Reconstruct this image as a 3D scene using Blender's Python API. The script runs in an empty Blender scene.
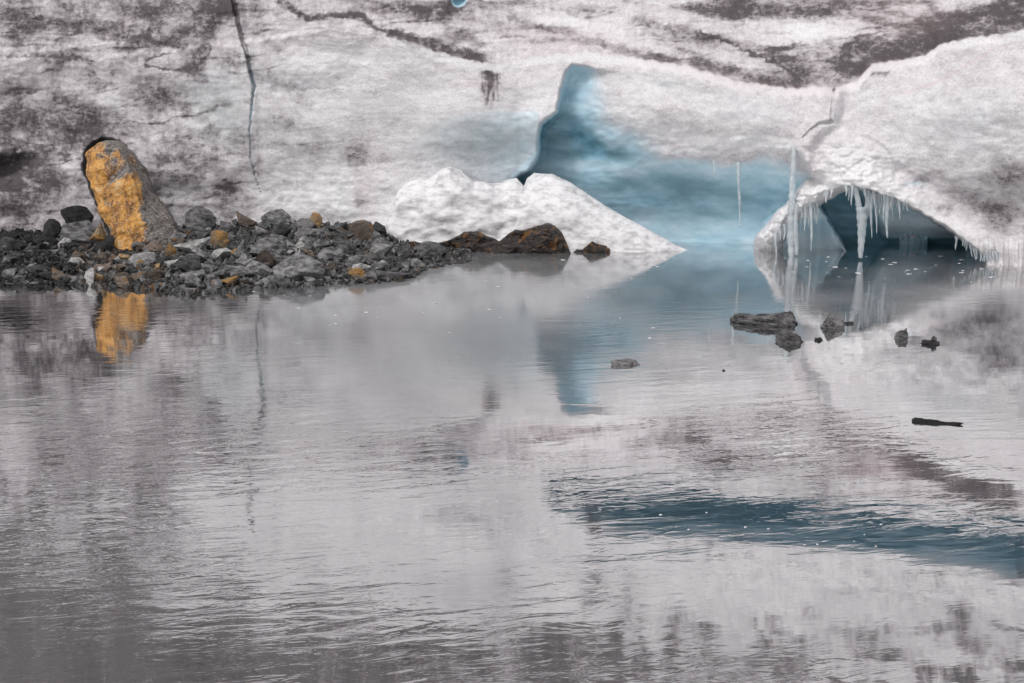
import bpy, bmesh, math, random
import numpy as np
from mathutils import Vector, Matrix, Euler

R = math.radians
sc = bpy.context.scene
col = sc.collection

# ------------------------------------------------------------------ camera
CAM_H = 4.0
PITCH = 11.2
FPX = 1024 * 50 / 36.0
cam_d = bpy.data.cameras.new('camera')
cam = bpy.data.objects.new('camera', cam_d)
col.objects.link(cam)
cam.location = (0, 0, CAM_H)
cam.rotation_euler = (R(90 - PITCH), 0, 0)
cam_d.lens = 50
cam_d.sensor_width = 36
cam_d.clip_end = 2000
sc.camera = cam

# ------------------------------------------------------------------ world, sun
SUN_EL, SUN_AZ = 56, 215           # degrees; azimuth clockwise from +Y (behind the camera, slightly left)
w = bpy.data.worlds.new('World')
sc.world = w
w.use_nodes = True
nt = w.node_tree
bg = nt.nodes['Background']
sky = nt.nodes.new('ShaderNodeTexSky')
sky.sky_type = 'NISHITA'
sky.sun_disc = False
sky.sun_elevation = R(SUN_EL)
sky.sun_rotation = R(SUN_AZ)
sky.dust_density = 4
hs = nt.nodes.new('ShaderNodeHueSaturation')
hs.inputs['Saturation'].default_value = 0.16    # overcast: nearly neutral cloud light
nt.links.new(sky.outputs[0], hs.inputs['Color'])
nt.links.new(hs.outputs[0], bg.inputs['Color'])
bg.inputs['Strength'].default_value = 0.12

sd = bpy.data.lights.new('sun', 'SUN')
sd.energy = 1.5
sd.angle = R(14)
sd.color = (1.0, 0.95, 0.955)
sun = bpy.data.objects.new('sun', sd)
col.objects.link(sun)
az, el = R(SUN_AZ), R(SUN_EL)
sdir = Vector((math.sin(az) * math.cos(el), math.cos(az) * math.cos(el), math.sin(el)))
sun.rotation_euler = (-sdir).to_track_quat('-Z', 'Y').to_euler()
sun.location = sdir * 60
sc.view_settings.view_transform = 'Standard'
sc.view_settings.look = 'None'
sc.view_settings.gamma = 1
sc.view_settings.exposure = -0.02

rng = np.random.default_rng(7)
rnd = random.Random(11)

# ------------------------------------------------------------------ maths helpers
cp, sp = math.cos(R(PITCH)), math.sin(R(PITCH))
def slopes(px, py):
    """direction of the sight line through a point, as X/Y and (Z-H)/Y"""
    a = (px - 512) / FPX
    b = (341.5 - py) / FPX
    dy = cp + b * sp
    dz = -sp + b * cp
    return a / dy, dz / dy
def project(X, Y, Z):
    z = Z - CAM_H
    d = Y * cp - z * sp
    u = Y * sp + z * cp
    return 512 + FPX * X / d, 341.5 - FPX * u / d
def water_y(py):
    return -CAM_H / slopes(512, py)[1]
def at(px, py, Y):
    a, s = slopes(px, py)
    return Vector((a * Y, Y, CAM_H + s * Y))

_G = rng.normal(size=(256, 256, 2))
_G /= np.linalg.norm(_G, axis=2, keepdims=True)
def noise(x, y, seed=0):
    x = x + seed * 37.7
    y = y + seed * 91.3
    xi = np.floor(x).astype(np.int64); yi = np.floor(y).astype(np.int64)
    fx = x - xi; fy = y - yi
    u = fx * fx * fx * (fx * (fx * 6 - 15) + 10)
    v = fy * fy * fy * (fy * (fy * 6 - 15) + 10)
    def g(i, j, dx, dy):
        k = _G[(xi + i) & 255, (yi + j) & 255]
        return k[..., 0] * dx + k[..., 1] * dy
    n0 = g(0, 0, fx, fy) * (1 - u) + g(1, 0, fx - 1, fy) * u
    n1 = g(0, 1, fx, fy - 1) * (1 - u) + g(1, 1, fx - 1, fy - 1) * u
    return (n0 * (1 - v) + n1 * v) * 1.5
def fbm(x, y, octv=4, seed=0, gain=0.5, ridged=False):
    t = 0; a = 1; n = 0
    for o in range(octv):
        k = noise(x * 2 ** o, y * 2 ** o, seed + o * 3)
        if ridged: k = 1 - 2 * np.abs(k)
        t = t + a * k; n += a; a *= gain
    return t / n
def sst(e0, e1, x):
    t = np.clip((x - e0) / (e1 - e0), 0, 1)
    return t * t * (3 - 2 * t)
def seg_dist(px, py, pts):
    """distance to a polyline, and which side-less parameter along it"""
    best = np.full(np.shape(px), 1e9)
    for (x0, y0), (x1, y1) in zip(pts[:-1], pts[1:]):
        dx, dy = x1 - x0, y1 - y0
        t = np.clip(((px - x0) * dx + (py - y0) * dy) / (dx * dx + dy * dy + 1e-9), 0, 1)
        best = np.minimum(best, np.hypot(px - x0 - t * dx, py - y0 - t * dy))
    return best
def sdf(px, py, poly):
    """positive inside the outline"""
    d = seg_dist(px, py, poly + [poly[0]])
    ins = np.zeros(np.shape(px), bool)
    n = len(poly)
    for i in range(n):
        x0, y0 = poly[i]; x1, y1 = poly[(i + 1) % n]
        if y0 == y1: continue
        c = ((y0 > py) != (y1 > py)) & (px < (x1 - x0) * (py - y0) / (y1 - y0) + x0)
        ins ^= c
    return np.where(ins, d, -d)
def blob(px, py, cx, cy, rx, ry, ang=0, soft=0.9):
    c, s = math.cos(R(ang)), math.sin(R(ang))
    dx, dy = px - cx, py - cy
    u = (dx * c + dy * s) / rx; v = (-dx * s + dy * c) / ry
    r = np.sqrt(u * u + v * v)
    return 1 - sst(1 - soft, 1 + soft * 0.6, r)
def interp(x, pts):
    return np.interp(x, [p[0] for p in pts], [p[1] for p in pts])

# ------------------------------------------------------------------ object helpers
def tag(o, label=None, cat=None, group=None, kind=None):
    if label: o['label'] = label
    if cat: o['category'] = cat
    if group: o['group'] = group
    if kind: o['kind'] = kind
    return o
def mesh_obj(name, me, mats, parent=None):
    o = bpy.data.objects.new(name, me)
    col.objects.link(o)
    for m in (mats if isinstance(mats, (list, tuple)) else [mats]):
        me.materials.append(m)
    if parent: o.parent = parent
    return o
def grid_mesh(name, X, Y, Z, smooth=True, attrs=None):
    nr, nc = X.shape
    me = bpy.data.meshes.new(name)
    co = np.stack([X, Y, Z], -1).reshape(-1, 3).astype(np.float32)
    idx = np.arange(nr * nc).reshape(nr, nc)
    q = np.stack([idx[:-1, :-1], idx[1:, :-1], idx[1:, 1:], idx[:-1, 1:]], -1).reshape(-1, 4)
    me.vertices.add(len(co)); me.vertices.foreach_set('co', co.ravel())
    me.loops.add(q.size); me.loops.foreach_set('vertex_index', q.ravel().astype(np.int32))
    me.polygons.add(len(q))
    me.polygons.foreach_set('loop_start', (np.arange(len(q)) * 4).astype(np.int32))
    me.polygons.foreach_set('loop_total', np.full(len(q), 4, np.int32))
    me.polygons.foreach_set('use_smooth', np.full(len(q), smooth))
    me.update(calc_edges=True)
    for k, v in (attrs or {}).items():
        if v.ndim == 2:
            a = me.attributes.new(k, 'FLOAT', 'POINT')
            a.data.foreach_set('value', v.reshape(-1).astype(np.float32))
        else:
            a = me.attributes.new(k, 'FLOAT_COLOR', 'POINT')
            a.data.foreach_set('color', v.reshape(-1, 4).astype(np.float32).ravel())
    return me

# ------------------------------------------------------------------ material helpers
class NT:
    def __init__(self, name):
        self.m = bpy.data.materials.new(name); self.m.use_nodes = True
        self.t = self.m.node_tree; self.b = self.t.nodes['Principled BSDF']
    def n(self, typ, **kw):
        nd = self.t.nodes.new(typ)
        for k, v in kw.items(): setattr(nd, k, v)
        return nd
    def l(self, a, b): self.t.links.new(a, b)
    def attr(self, name): return self.n('ShaderNodeAttribute', attribute_name=name)
    def noise(self, scale, detail=4, rough=0.5, vec=None, stretch=None, rot=None, dist=0, turn=0):
        nd = self.n('ShaderNodeTexNoise'); nd.inputs['Scale'].default_value = scale
        nd.inputs['Detail'].default_value = detail; nd.inputs['Roughness'].default_value = rough
        nd.inputs['Distortion'].default_value = dist
        if vec is None: vec = self.n('ShaderNodeNewGeometry').outputs['Position']
        if turn:
            vr = self.n('ShaderNodeVectorRotate', rotation_type='Z_AXIS'); self.l(vec, vr.inputs['Vector']); vr.inputs['Angle'].default_value = R(-turn); vec = vr.outputs[0]
        if stretch or rot:
            mp = self.n('ShaderNodeMapping'); mp.inputs['Scale'].default_value = stretch or (1, 1, 1)
            mp.inputs['Rotation'].default_value = rot or (0, 0, 0)
            self.l(vec, mp.inputs[0]); vec = mp.outputs[0]
        self.l(vec, nd.inputs['Vector']); return nd.outputs[0]
    def ramp(self, v, a, b, c0=0.0, c1=1.0):
        nd = self.n('ShaderNodeMapRange'); nd.interpolation_type = 'SMOOTHSTEP'
        for k, x in zip((1, 2, 3, 4), (a, b, c0, c1)): nd.inputs[k].default_value = x
        self.l(v, nd.inputs[0]); return nd.outputs[0]
    def math(self, op, a, b=None, c=None):
        nd = self.n('ShaderNodeMath', operation=op)
        for i, x in enumerate((a, b, c)):
            if x is None: continue
            if isinstance(x, (int, float)): nd.inputs[i].default_value = x
            else: self.l(x, nd.inputs[i])
        return nd.outputs[0]
    def mix(self, f, a, b, blend='MIX'):
        nd = self.n('ShaderNodeMix', data_type='RGBA', blend_type=blend)
        for i, x in ((0, f), (6, a), (7, b)):
            if isinstance(x, (int, float)): nd.inputs[i].default_value = x
            elif isinstance(x, (tuple, list)): nd.inputs[i].default_value = (*x[:3], 1)
            else: self.l(x, nd.inputs[i])
        return nd.outputs[2]
    def bump(self, h, dist, strength=1.0, normal=None):
        nd = self.n('ShaderNodeBump'); nd.inputs['Distance'].default_value = dist
        if isinstance(strength, float): nd.inputs['Strength'].default_value = strength
        else: self.l(strength, nd.inputs['Strength'])
        self.l(h, nd.inputs['Height'])
        if normal: self.l(normal, nd.inputs['Normal'])
        return nd.outputs[0]

# glacier ice: channels of 'mask' = dirt with painted hole shade, blue with painted recess shade, clear grey, fresh snow
def ice_material():
    k = NT('glacier_ice')
    at_ = k.attr('mask'); sep = k.n('ShaderNodeSeparateColor'); k.l(at_.outputs['Color'], sep.inputs[0])
    dirt, blue, grey = sep.outputs[0], sep.outputs[1], sep.outputs[2]
    snow = at_.outputs['Alpha']
    n1 = k.noise(5, 7, 0.72, stretch=(0.75, 0.8, 1.25))
    n2 = k.noise(17, 5, 0.72, stretch=(0.9, 1, 1.15))
    n3 = k.noise(60, 2, 0.6)
    n6 = k.noise(1.1, 5, 0.6)
    base = k.mix(k.ramp(k.math('ADD', k.math('MULTIPLY', n1, 0.6), k.math('MULTIPLY', n2, 0.4)), 0.33, 0.64), (0.52, 0.48, 0.50), (0.84, 0.82, 0.83))
    base = k.mix(k.ramp(n6, 0.52, 0.68, 0, 0.35), base, (0.56, 0.53, 0.555))
    c = k.mix(grey, base, k.mix(k.ramp(n1, 0.30, 0.70), (0.37, 0.395, 0.40), (0.54, 0.56, 0.56)))
    n8 = k.noise(34, 4, 0.8)
    c = k.mix(snow, c, (0.88, 0.875, 0.88))
    c = k.mix(k.math('MULTIPLY', k.ramp(n8, 0.52, 0.36, 0, 0.42), k.math('SUBTRACT', 1.0, k.math('MULTIPLY', grey, 0.6))), c, (0.36, 0.33, 0.345))
    c = k.mix(k.ramp(n8, 0.56, 0.68, 0, 0.5), c, (0.9, 0.9, 0.9))
    # blue ice from pale to deep; darkest tones paint cave and crevasse shade
    n4 = k.noise(1.6, 6, 0.6, stretch=(0.6, 1, 1.6), rot=(0, R(18), 0))
    lightb = k.mix(k.ramp(n4, 0.35, 0.65), (0.37, 0.575, 0.68), (0.54, 0.70, 0.775))
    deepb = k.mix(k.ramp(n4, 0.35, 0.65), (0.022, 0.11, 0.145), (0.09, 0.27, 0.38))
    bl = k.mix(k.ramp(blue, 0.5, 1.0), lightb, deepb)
    bl = k.mix(k.ramp(blue, 0.88, 0.99), bl, (0.018, 0.075, 0.095))  # near-black step paints the shade deep in the crevasse
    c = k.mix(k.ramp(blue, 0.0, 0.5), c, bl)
    # dirt, with painted melt hole shade: granular, patchy
    gr = k.math('ADD', k.math('MULTIPLY', n2, 0.55), k.math('MULTIPLY', n3, 0.45))
    gr2 = k.math('MULTIPLY', k.math('SUBTRACT', gr, 0.27), 2.2)
    thr = k.math('SUBTRACT', k.math('ADD', k.math('MULTIPLY', dirt, 1.0), gr2), 1.0)
    f = k.ramp(thr, -0.02, 0.36)
    dcol = k.mix(k.ramp(n3, 0.35, 0.65), (0.018, 0.015, 0.016), (0.075, 0.064, 0.068))
    c = k.mix(k.math('MULTIPLY', k.ramp(dirt, 0.08, 0.8), 0.80), c, (0.155, 0.126, 0.138))
    c = k.mix(k.math('MULTIPLY', f, 0.85), c, dcol)
    pk = k.attr('tint')
    c = k.mix(k.math('MULTIPLY', pk.outputs['Fac'], 0.6), c, (0.62, 0.44, 0.44))
    k.l(c, k.b.inputs['Base Color'])
    rr = k.math('MULTIPLY', k.ramp(blue, 0, 0.6, 0.5, 0.42), k.ramp(grey, 0, 0.8, 1.0, 0.6))
    k.l(rr, k.b.inputs['Roughness'])
    k.b.inputs['Specular IOR Level'].default_value = 0.5
    hb = k.math('ADD', k.math('MULTIPLY', n1, 0.22), k.math('MULTIPLY', gr, 0.5))
    st = k.math('MULTIPLY', k.ramp(blue, 0, 0.4, 1.0, 0.12), k.ramp(grey, 0, 0.8, 1.0, 0.25))
    k.l(k.bump(hb, 0.085, st), k.b.inputs['Normal'])
    return k.m
ICE = ice_material()

def snow_material():
    k = NT('packed_snow')
    n1 = k.noise(6, 6, 0.65, stretch=(0.6, 0.8, 1.4)); n2 = k.noise(45, 3, 0.6)
    c = k.mix(k.ramp(n1, 0.3, 0.6), (0.44, 0.43, 0.44), (0.76, 0.755, 0.76))
    c = k.mix(k.ramp(n2, 0.6, 0.75, 0, 0.35), c, (0.5, 0.48, 0.48))
    k.l(c, k.b.inputs['Base Color']); k.b.inputs['Roughness'].default_value = 0.7
    k.b.inputs['Specular IOR Level'].default_value = 0.25
    h = k.math('ADD', k.math('MULTIPLY', n1, 0.6), k.math('MULTIPLY', n2, 0.3))
    k.l(k.bump(h, 0.03, 1.0), k.b.inputs['Normal'])
    return k.m
SNOW = snow_material()

def icicle_material():
    k = NT('icicle_ice')
    n1 = k.noise(14, 3, 0.6, stretch=(1, 1, 0.4))
    c = k.mix(k.ramp(n1, 0.35, 0.65), (0.62, 0.70, 0.74), (0.88, 0.91, 0.92))
    k.l(c, k.b.inputs['Base Color'])
    k.b.inputs['Roughness'].default_value = 0.18
    k.b.inputs['Transmission Weight'].default_value = 0.6
    k.b.inputs['IOR'].default_value = 1.31
    k.l(k.bump(n1, 0.02, 0.6), k.b.inputs['Normal'])
    return k.m
ICICLE = icicle_material()

def rock_material(name, dark, light, rust=None, rust_amt=0.5, rough=0.75):
    k = NT(name)
    tc = k.n('ShaderNodeTexCoord'); oi = k.n('ShaderNodeObjectInfo')
    v = k.n('ShaderNodeVectorMath', operation='ADD')
    k.l(k.n('ShaderNodeNewGeometry').outputs['Position'], v.inputs[0])
    vm = k.n('ShaderNodeVectorMath', operation='SCALE'); vm.inputs[3].default_value = 31.0
    cx = k.n('ShaderNodeCombineXYZ'); k.l(oi.outputs['Random'], cx.inputs[0]); k.l(oi.outputs['Random'], cx.inputs[1])
    k.l(cx.outputs[0], vm.inputs[0]); k.l(vm.outputs[0], v.inputs[1])
    n1 = k.noise(7, 6, 0.65, vec=v.outputs[0], stretch=(1, 1, 2.2), rot=(0.5, 0.3, 0))
    n2 = k.noise(42, 4, 0.65, vec=v.outputs[0])
    c = k.mix(k.ramp(n1, 0.32, 0.68), dark, light)
    c = k.mix(k.ramp(n2, 0.56, 0.72, 0, 0.45), c, tuple(min(1, x * 1.9 + 0.03) for x in light))
    c = k.mix(k.ramp(n2, 0.42, 0.3, 0, 0.6), c, tuple(x * 0.4 for x in dark))
    val = k.ramp(oi.outputs['Random'], 0, 1, 0.5, 1.6)
    h = k.n('ShaderNodeHueSaturation'); k.l(c, h.inputs['Color']); k.l(val, h.inputs['Value']); c = h.outputs[0]
    if rust:
        n3 = k.noise(5.5, 4, 0.6, vec=v.outputs[0], dist=0.6)
        rc = k.mix(k.ramp(n2, 0.4, 0.62), tuple(x * 0.45 for x in rust), rust)
        c = k.mix(k.ramp(n3, 0.62 - rust_amt * 0.35, 0.72 - rust_amt * 0.3), c, rc)
    k.l(c, k.b.inputs['Base Color']); k.b.inputs['Roughness'].default_value = rough
    k.b.inputs['Specular IOR Level'].default_value = 0.4
    hh = k.math('ADD', k.math('MULTIPLY', n1, 0.6), k.math('MULTIPLY', n2, 0.4))
    k.l(k.bump(hh, 0.09, 1.0), k.b.inputs['Normal'])
    return k.m
RM = {
    'grey': rock_material('slate_rock', (0.035, 0.034, 0.035), (0.22, 0.218, 0.22)),
    'light': rock_material('pale_rock', (0.14, 0.137, 0.136), (0.40, 0.395, 0.385)),
    'dark': rock_material('wet_dark_rock', (0.011, 0.0105, 0.0115), (0.038, 0.037, 0.039), rough=0.45),
    'brown': rock_material('brown_rock', (0.07, 0.055, 0.045), (0.17, 0.135, 0.11), rust=(0.30, 0.16, 0.06), rust_amt=0.2),
    'ochre': rock_material('ochre_rock', (0.13, 0.10, 0.07), (0.30, 0.22, 0.13), rust=(0.50, 0.27, 0.08), rust_amt=0.5),
    'darkrust': rock_material('dark_rusty_rock', (0.016, 0.014, 0.013), (0.07, 0.058, 0.052), rust=(0.30, 0.14, 0.045), rust_amt=0.25, rough=0.5),
    'grain': rock_material('mottled_rock', (0.03, 0.028, 0.03), (0.26, 0.25, 0.25), rough=0.5),
}

# ------------------------------------------------------------------ the glacier
def wall_base_y(px):
    return interp(px, [(-400, 31.6), (0, 31.0), (380, 31.2), (520, 31.4), (700, 30.7), (780, 30.3), (850, 29.8), (930, 29.1), (985, 28.35), (1030, 28.0), (1400, 26.5)])

NOTCH = [(572, 64), (586, 66), (598, 69), (640, 70), (720, 86), (788, 110), (800, 150), (818, 180), (800, 203), (768, 224), (758, 300), (520, 300),
         (512, 182), (527, 170), (537, 155), (538, 138), (541, 124), (556, 111), (560, 96), (562, 80), (566, 70)]
BLUEP = [(592, 60), (596, 80), (599, 94), (608, 111), (626, 126), (650, 137), (680, 144), (720, 148), (768, 152), (792, 156), (840, 196), (840, 320), (450, 320), (450, 60)]
LEG = [(770, 300), (768, 240), (782, 222), (803, 204), (822, 190), (838, 180)]
ARCH = [(818, 204), (828, 192), (842, 187), (862, 188), (885, 195), (908, 205), (930, 217), (950, 230), (968, 243), (984, 256), (990, 300), (848, 300), (846, 252)]
SLAB = [(812, 200), (820, 204), (848, 256), (850, 300), (770, 300), (772, 245)]
BOULDER_GAP = [(83, 168), (85, 154), (93, 143), (104, 138), (119, 141), (131, 153), (139, 166), (148, 184), (158, 206), (170, 232), (172, 262), (122, 262), (106, 226), (94, 196)]
CREV = [(540, 488), (600, 494), (665, 499), (700, 497), (800, 507), (900, 518), (1030, 537), (1300, 575), (1300, 650), (1030, 578), (900, 558), (800, 546), (700, 538), (620, 531), (560, 513)]

def crack_shape(px, py, pts, w0, w1, jag=False):
    if jag: px = px + 1.6 * fbm(py / 9, py * 0, 4, 77) + 0.5 * noise(px / 4, py / 3, 78)
    d = seg_dist(px, py, pts)
    t = np.clip((py - pts[0][1]) / (pts[-1][1] - pts[0][1] + 1e-6), 0, 1)
    ww = w0 + (w1 - w0) * t
    return 1 - sst(ww * 0.5, ww * 1.3, d)

LIP = [(-200, 60), (100, 60), (240, 45), (330, 30), (390, 36), (425, 47), (470, 61), (500, 63), (540, 56), (590, 52), (640, 58), (690, 66), (735, 80), (790, 88), (838, 88), (858, 80), (872, 64), (892, 60), (925, 55), (940, 42), (975, 37), (1024, 28), (1250, 5)]

def build_glacier():
    cols = np.concatenate([np.arange(-420, -20, 4.0), np.arange(-20, 1044, 0.9), np.arange(1044, 1440, 4.0)])
    rows = np.concatenate([np.arange(300, 262, -3.0), np.arange(262, -14, -0.8), np.arange(-14, -160, -1.6), np.arange(-160, -1000, -6.0)])
    PX, PY = np.meshgrid(cols, rows)
    a, s = slopes(PX, PY)
    # nominal surface first: upright below the lip, laid back above it
    Yb = wall_base_y(PX)
    lip = interp(PX, LIP) + 3.0 * fbm(PX / 40, PX * 0, 4, 5) + 2.0 * noise(PX / 7, PX * 0 + 3, 9)
    above = np.clip(lip - PY, 0, None)
    Yn = Yb + 0.0016 * np.clip(252 - PY, 0, 250)
    step = sst(0, 5, above) * 0.30 + np.minimum(above, 90) * 0.0105
    step *= sst(180, 420, PX) * 0.8 + 0.2
    Yt = Yn + step
    # beyond the top of the near face: 62 degree slope
    _, s0 = slopes(PX, -20.0)
    Yt0 = Yb + 0.0016 * 250 + 1.1
    Zt0 = CAM_H + s0 * Yt0
    k = 0.42
    Yu = (Yt0 + k * (CAM_H - Zt0)) / (1 - k * s)
    m = sst(10, -60, PY)
    Y = Yt * (1 - m) + np.maximum(Yu, Yt) * m
    X = a * Y; Z = CAM_H + s * Y
    MX, MY = project(X, Y, -Z)          # where the lake mirrors each point
    # ---- broad relief
    far = sst(-5, -60, PY)
    rel = 0.60 * fbm(X / 5, Z / 3.2, 3, 1) + 0.13 * fbm(X / 1.3, Z / 0.9 + X * 0.15, 4, 2, 0.55) * (1 - 0.25 * far)
    fine = 0.022 * fbm(X / 0.30, Z / 0.24, 4, 3, 0.62)
    smooth_face = np.clip(0.75 * blob(PX, PY, 300, 120, 150, 70) + sst(0, 14, sdf(PX, PY, NOTCH)) + 0.6 * blob(PX, PY, 930, 110, 110, 60, -15) + 0.7 * blob(PX, PY, 440, 120, 90, 50), 0, 1)
    Y = Y - rel * (1 - 0.7 * smooth_face) - fine * (1 - 0.75 * smooth_face) * (1 + 0.6 * sst(0, 10, above))
    # horizontal strata ledges in the dirty upper part
    Y += 0.05 * fbm(X / 2.0, Z / 0.22, 4, 31) * sst(-10, 20, above)
    # ---- overhanging brow over the blue hollow and arch
    brow = sst(490, 640, PX) * sst(250, 150, PY) * sst(40, 120, PY)
    Y -= 0.75 * brow
    # left shoulder edge at the notch
    Y -= 0.5 * blob(PX, PY, 500, 110, 70, 55)
    # ---- blue hollow
    wob = 2.5 * fbm(PX / 18, PY / 18, 3, 14)
    dN = sdf(PX + wob, PY + wob * 0.6, NOTCH)
    below = sdf(PX + 8 * fbm(PX / 30, PY / 30, 3, 15), PY + 6 * fbm(PX / 30, PY / 20, 3, 16), BLUEP)
    inner = sst(-35, 55, below) * sst(-2, 8, dN)
    leftish = sst(660, 560, PX) * sst(-2, 7, dN)
    Y += np.maximum(0.95 * inner, 0.42 * leftish * sst(60, 75, PY) * (0.5 + 0.5 * sst(80, 140, PY)))
    hollow = sst(-2, 4, dN)
    Y += 0.06 * fbm(X / 0.9, Z / 0.5, 3, 17) * hollow * sst(-30, 10, below)
    # ---- arch, its leg, the slab behind it and the cave under it
    dL = seg_dist(PX, PY + 1.6 * noise(PX / 9, PY / 9, 3), LEG)
    wL = interp(PY, [(180, 17), (200, 12), (225, 11), (240, 14), (260, 16)])
    leg = np.clip(1 - (dL / wL) ** 2, 0, 1) ** 0.5 * sst(165, 195, PY)
    Yleg = interp(PY, [(170, 29.15), (200, 29.2), (225, 29.6), (250, 30.1), (300, 30.1)]) + 0.8 * (1 - leg)
    Yleg = Yleg + 0.24 * fbm(X / 0.30, Z / 0.25, 4, 8, 0.6) + 0.08 * np.abs(noise(X / 0.10, Z / 1.5, 12)) * sst(215, 235, PY)
    dS = sdf(PX, PY, SLAB)
    slab = sst(-1, 2, dS)
    Y = np.where(slab > 0, Y * (1 - slab) + (30.55 + 0.15 * noise(X / 0.5, Z / 0.9, 4)) * slab, Y)
    dA = sdf(PX, PY + 1.5 * noise(PX / 8, PY / 8, 21), ARCH)
    arch_in = sst(-1.0, 3.0, dA)
    facet = sst(0, 1, (PX - 858 - (PY - 200) * 0.55) / 14)
    Yin = 31.45 - 0.55 * facet * sst(246, 225, PY) + 0.12 * noise(X / 0.6, Z / 0.4, 6)
    pil = sst(0, 2.5, sdf(PX + 2.5 * noise(PX / 3, PY / 20, 72), PY + 3.5 * noise(PX / 4, PY / 9, 71), [(898, 238), (912, 234), (929, 237), (930, 280), (897, 280)]))
    Yin = Yin - 0.12 * pil - 0.12 * pil * np.abs(noise(PX / 3, PY / 60, 2))
    # rim of the arch stands forward
    rim = sst(-30, -2, dA) * (1 - arch_in) * sst(815, 835, PX) * sst(262, 235, PY)
    Y -= 0.30 * rim
    Y = Y * (1 - arch_in) + Yin * arch_in
    Y = np.where(leg > 0, np.minimum(Y, Yleg), Y)
    # curled crust lines on the arch shoulder
    curl = seg_dist(PX, PY, [(853, 136), (868, 139), (882, 148), (891, 160), (896, 174)])
    side = (PX - 870) * 0.5 + (148 - PY) * 0.9
    Y += 0.05 * (1 - sst(0, 5, curl))
    Y -= 0.22 * blob(PX, PY, 850, 160, 42, 28, 25)
    frost = blob(PX, PY, 860, 172, 75, 34, 22)
    Y -= frost * (0.16 * fbm(X / 0.35, Z / 0.3, 3, 41, 0.6) + 0.05)
    rdg = seg_dist(PX, PY + 3 * noise(PX / 12, PY / 12, 19), [(836, 92), (829, 118), (812, 134), (800, 150), (812, 172)])
    Y -= 0.26 * (1 - sst(0, 15, rdg))
    # melt gap round the boulder
    gap = sdf(PX + 1.5 * noise(PX / 6, PY / 6, 33), PY + 1.5 * noise(PX / 6, PY / 6, 34), BOULDER_GAP)
    Y += 0.75 * sst(-2, 3, gap)
    # dark melt holes at the far left
    Y += 0.35 * blob(PX + 5 * noise(PX / 9, PY / 9, 35), PY + 4 * noise(PX / 8, PY / 8, 36), 10, 168, 24, 11, -20)
    # fluted ice curtain at the right end
    cur = sst(955, 985, PX) * sst(238, 250, PY)
    Y += cur * (0.16 * np.abs(noise(PX / 5.0, PY / 70, 5)) - 0.12)
    # ---- cracks
    ck = crack_shape(PX, PY + 0 * PX, [(232, -10), (236, 12), (241, 34), (248, 58), (254, 88), (252, 104), (250, 130), (251, 160), (257, 182), (262, 195)], 2.6, 0.15, True)
    ck = np.maximum(ck, crack_shape(PX, PY, [(232, -10), (229, -30), (230, -60), (226, -80)][::-1], 0.4, 2.4, True))
    ck2 = crack_shape(PX, PY, [(834, 90), (832, 108), (831, 121)], 1.6, 1.2)
    ck2 = np.maximum(ck2, 1 - sst(1.2, 3.0, seg_dist(PX, PY, [(831, 122), (820, 124), (812, 130), (804, 138)])))
    Y += 0.26 * ck * (0.22 + 0.78 * sst(125, 60, PY)) + 0.12 * ck2
    Y -= 0.07 * sst(14, 0, 240 - PX + (PY * 0.14)) * sst(246, 236, PX - 0.14 * PY) * sst(140, 100, PY) * sst(-10, 0, PY)
    ck3 = 1 - sst(0.6, 2.2, seg_dist(PX, PY, [(355, 158), (354, 175), (356, 195), (352, 212)]))
        # ---- the crevasse above the frame that the lake mirrors
    wv = 5 * fbm(MX / 60, MY / 25, 3, 44)
    dC = sdf(MX, MY + wv, CREV)
    crev = sst(-3, 9, dC) * (PY < 15)
    Y += 2.4 * crev
    tl = blob(PX, PY, 459, 0, 8, 7, -25, 0.4)
    Y += 0.3 * tl

    # =========================== albedo masks ===========================
    wx = PX + 9 * fbm(PX / 45, PY / 30, 4, 50, 0.6) + 2.5 * noise(PX / 5, PY / 4, 51)
    wy = PY + 6 * fbm(PX / 40, PY / 25, 4, 60, 0.6) + 2.0 * noise(PX / 5, PY / 4, 61)
    B = lambda *q, **kw: blob(wx, wy, *q, **kw)
    lw_ = 1 + 0.9 * fbm(PX / 22, PY / 12, 4, 66, 0.6)
    L = lambda pts, w, soft=1.0: 1 - sst(w * (1 - 0.9 * soft), w * (1 + 0.9 * soft), seg_dist(wx, wy, pts) / np.clip(lw_, 0.35, 2))
    streak = fbm(X / 1.5 + Z * 0.3, Z / 0.38, 6, 70, 0.66)
    patch = fbm(X / 1.3, Z / 1.0, 6, 80, 0.64)
    gran = fbm(X / 0.12, Z / 0.09, 3, 90, 0.7)
    # broad zones where dirt is common
    zoneL = sst(420, 180, PX)
    zoneT = sst(-6, 22, lip - PY) * sst(250, 380, PX)
    dirt = np.zeros_like(PX)
    def add(mask, amt):
        nonlocal dirt
        dirt = np.maximum(dirt, 0) + mask * amt * (1 - np.clip(dirt, 0, 1) * 0.6)
    mot = fbm(X / 0.6 + Z * 0.4, Z / 0.6 - X * 0.2, 6, 85, 0.68)
    add(zoneL * sst(-0.25, 0.45, patch + 0.35 * streak), 0.50)
    add(zoneL * sst(-0.30, 0.45, mot), 0.34)
    fstk = fbm(X / 0.5 + Z * 0.5, Z / 0.12, 5, 86, 0.7) * 0.6 + fbm(X / 0.10, Z / 0.6, 4, 87, 0.6) * 0.4
    add(np.clip(zoneL + 0.35 * zoneT, 0, 1) * sst(-0.1, 0.4, fstk), 0.26)
    add(zoneL * sst(60, 0, PY), 0.18)
    add(sst(120, 0, PX) * sst(60, 140, PY), 0.22)
    add(sst(860, 940, PX) * sst(-0.1, 0.4, mot), 0.16)
    add(sst(180, 420, PX) * sst(0.0, 0.5, mot) * (1 - hollow), 0.10)
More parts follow.
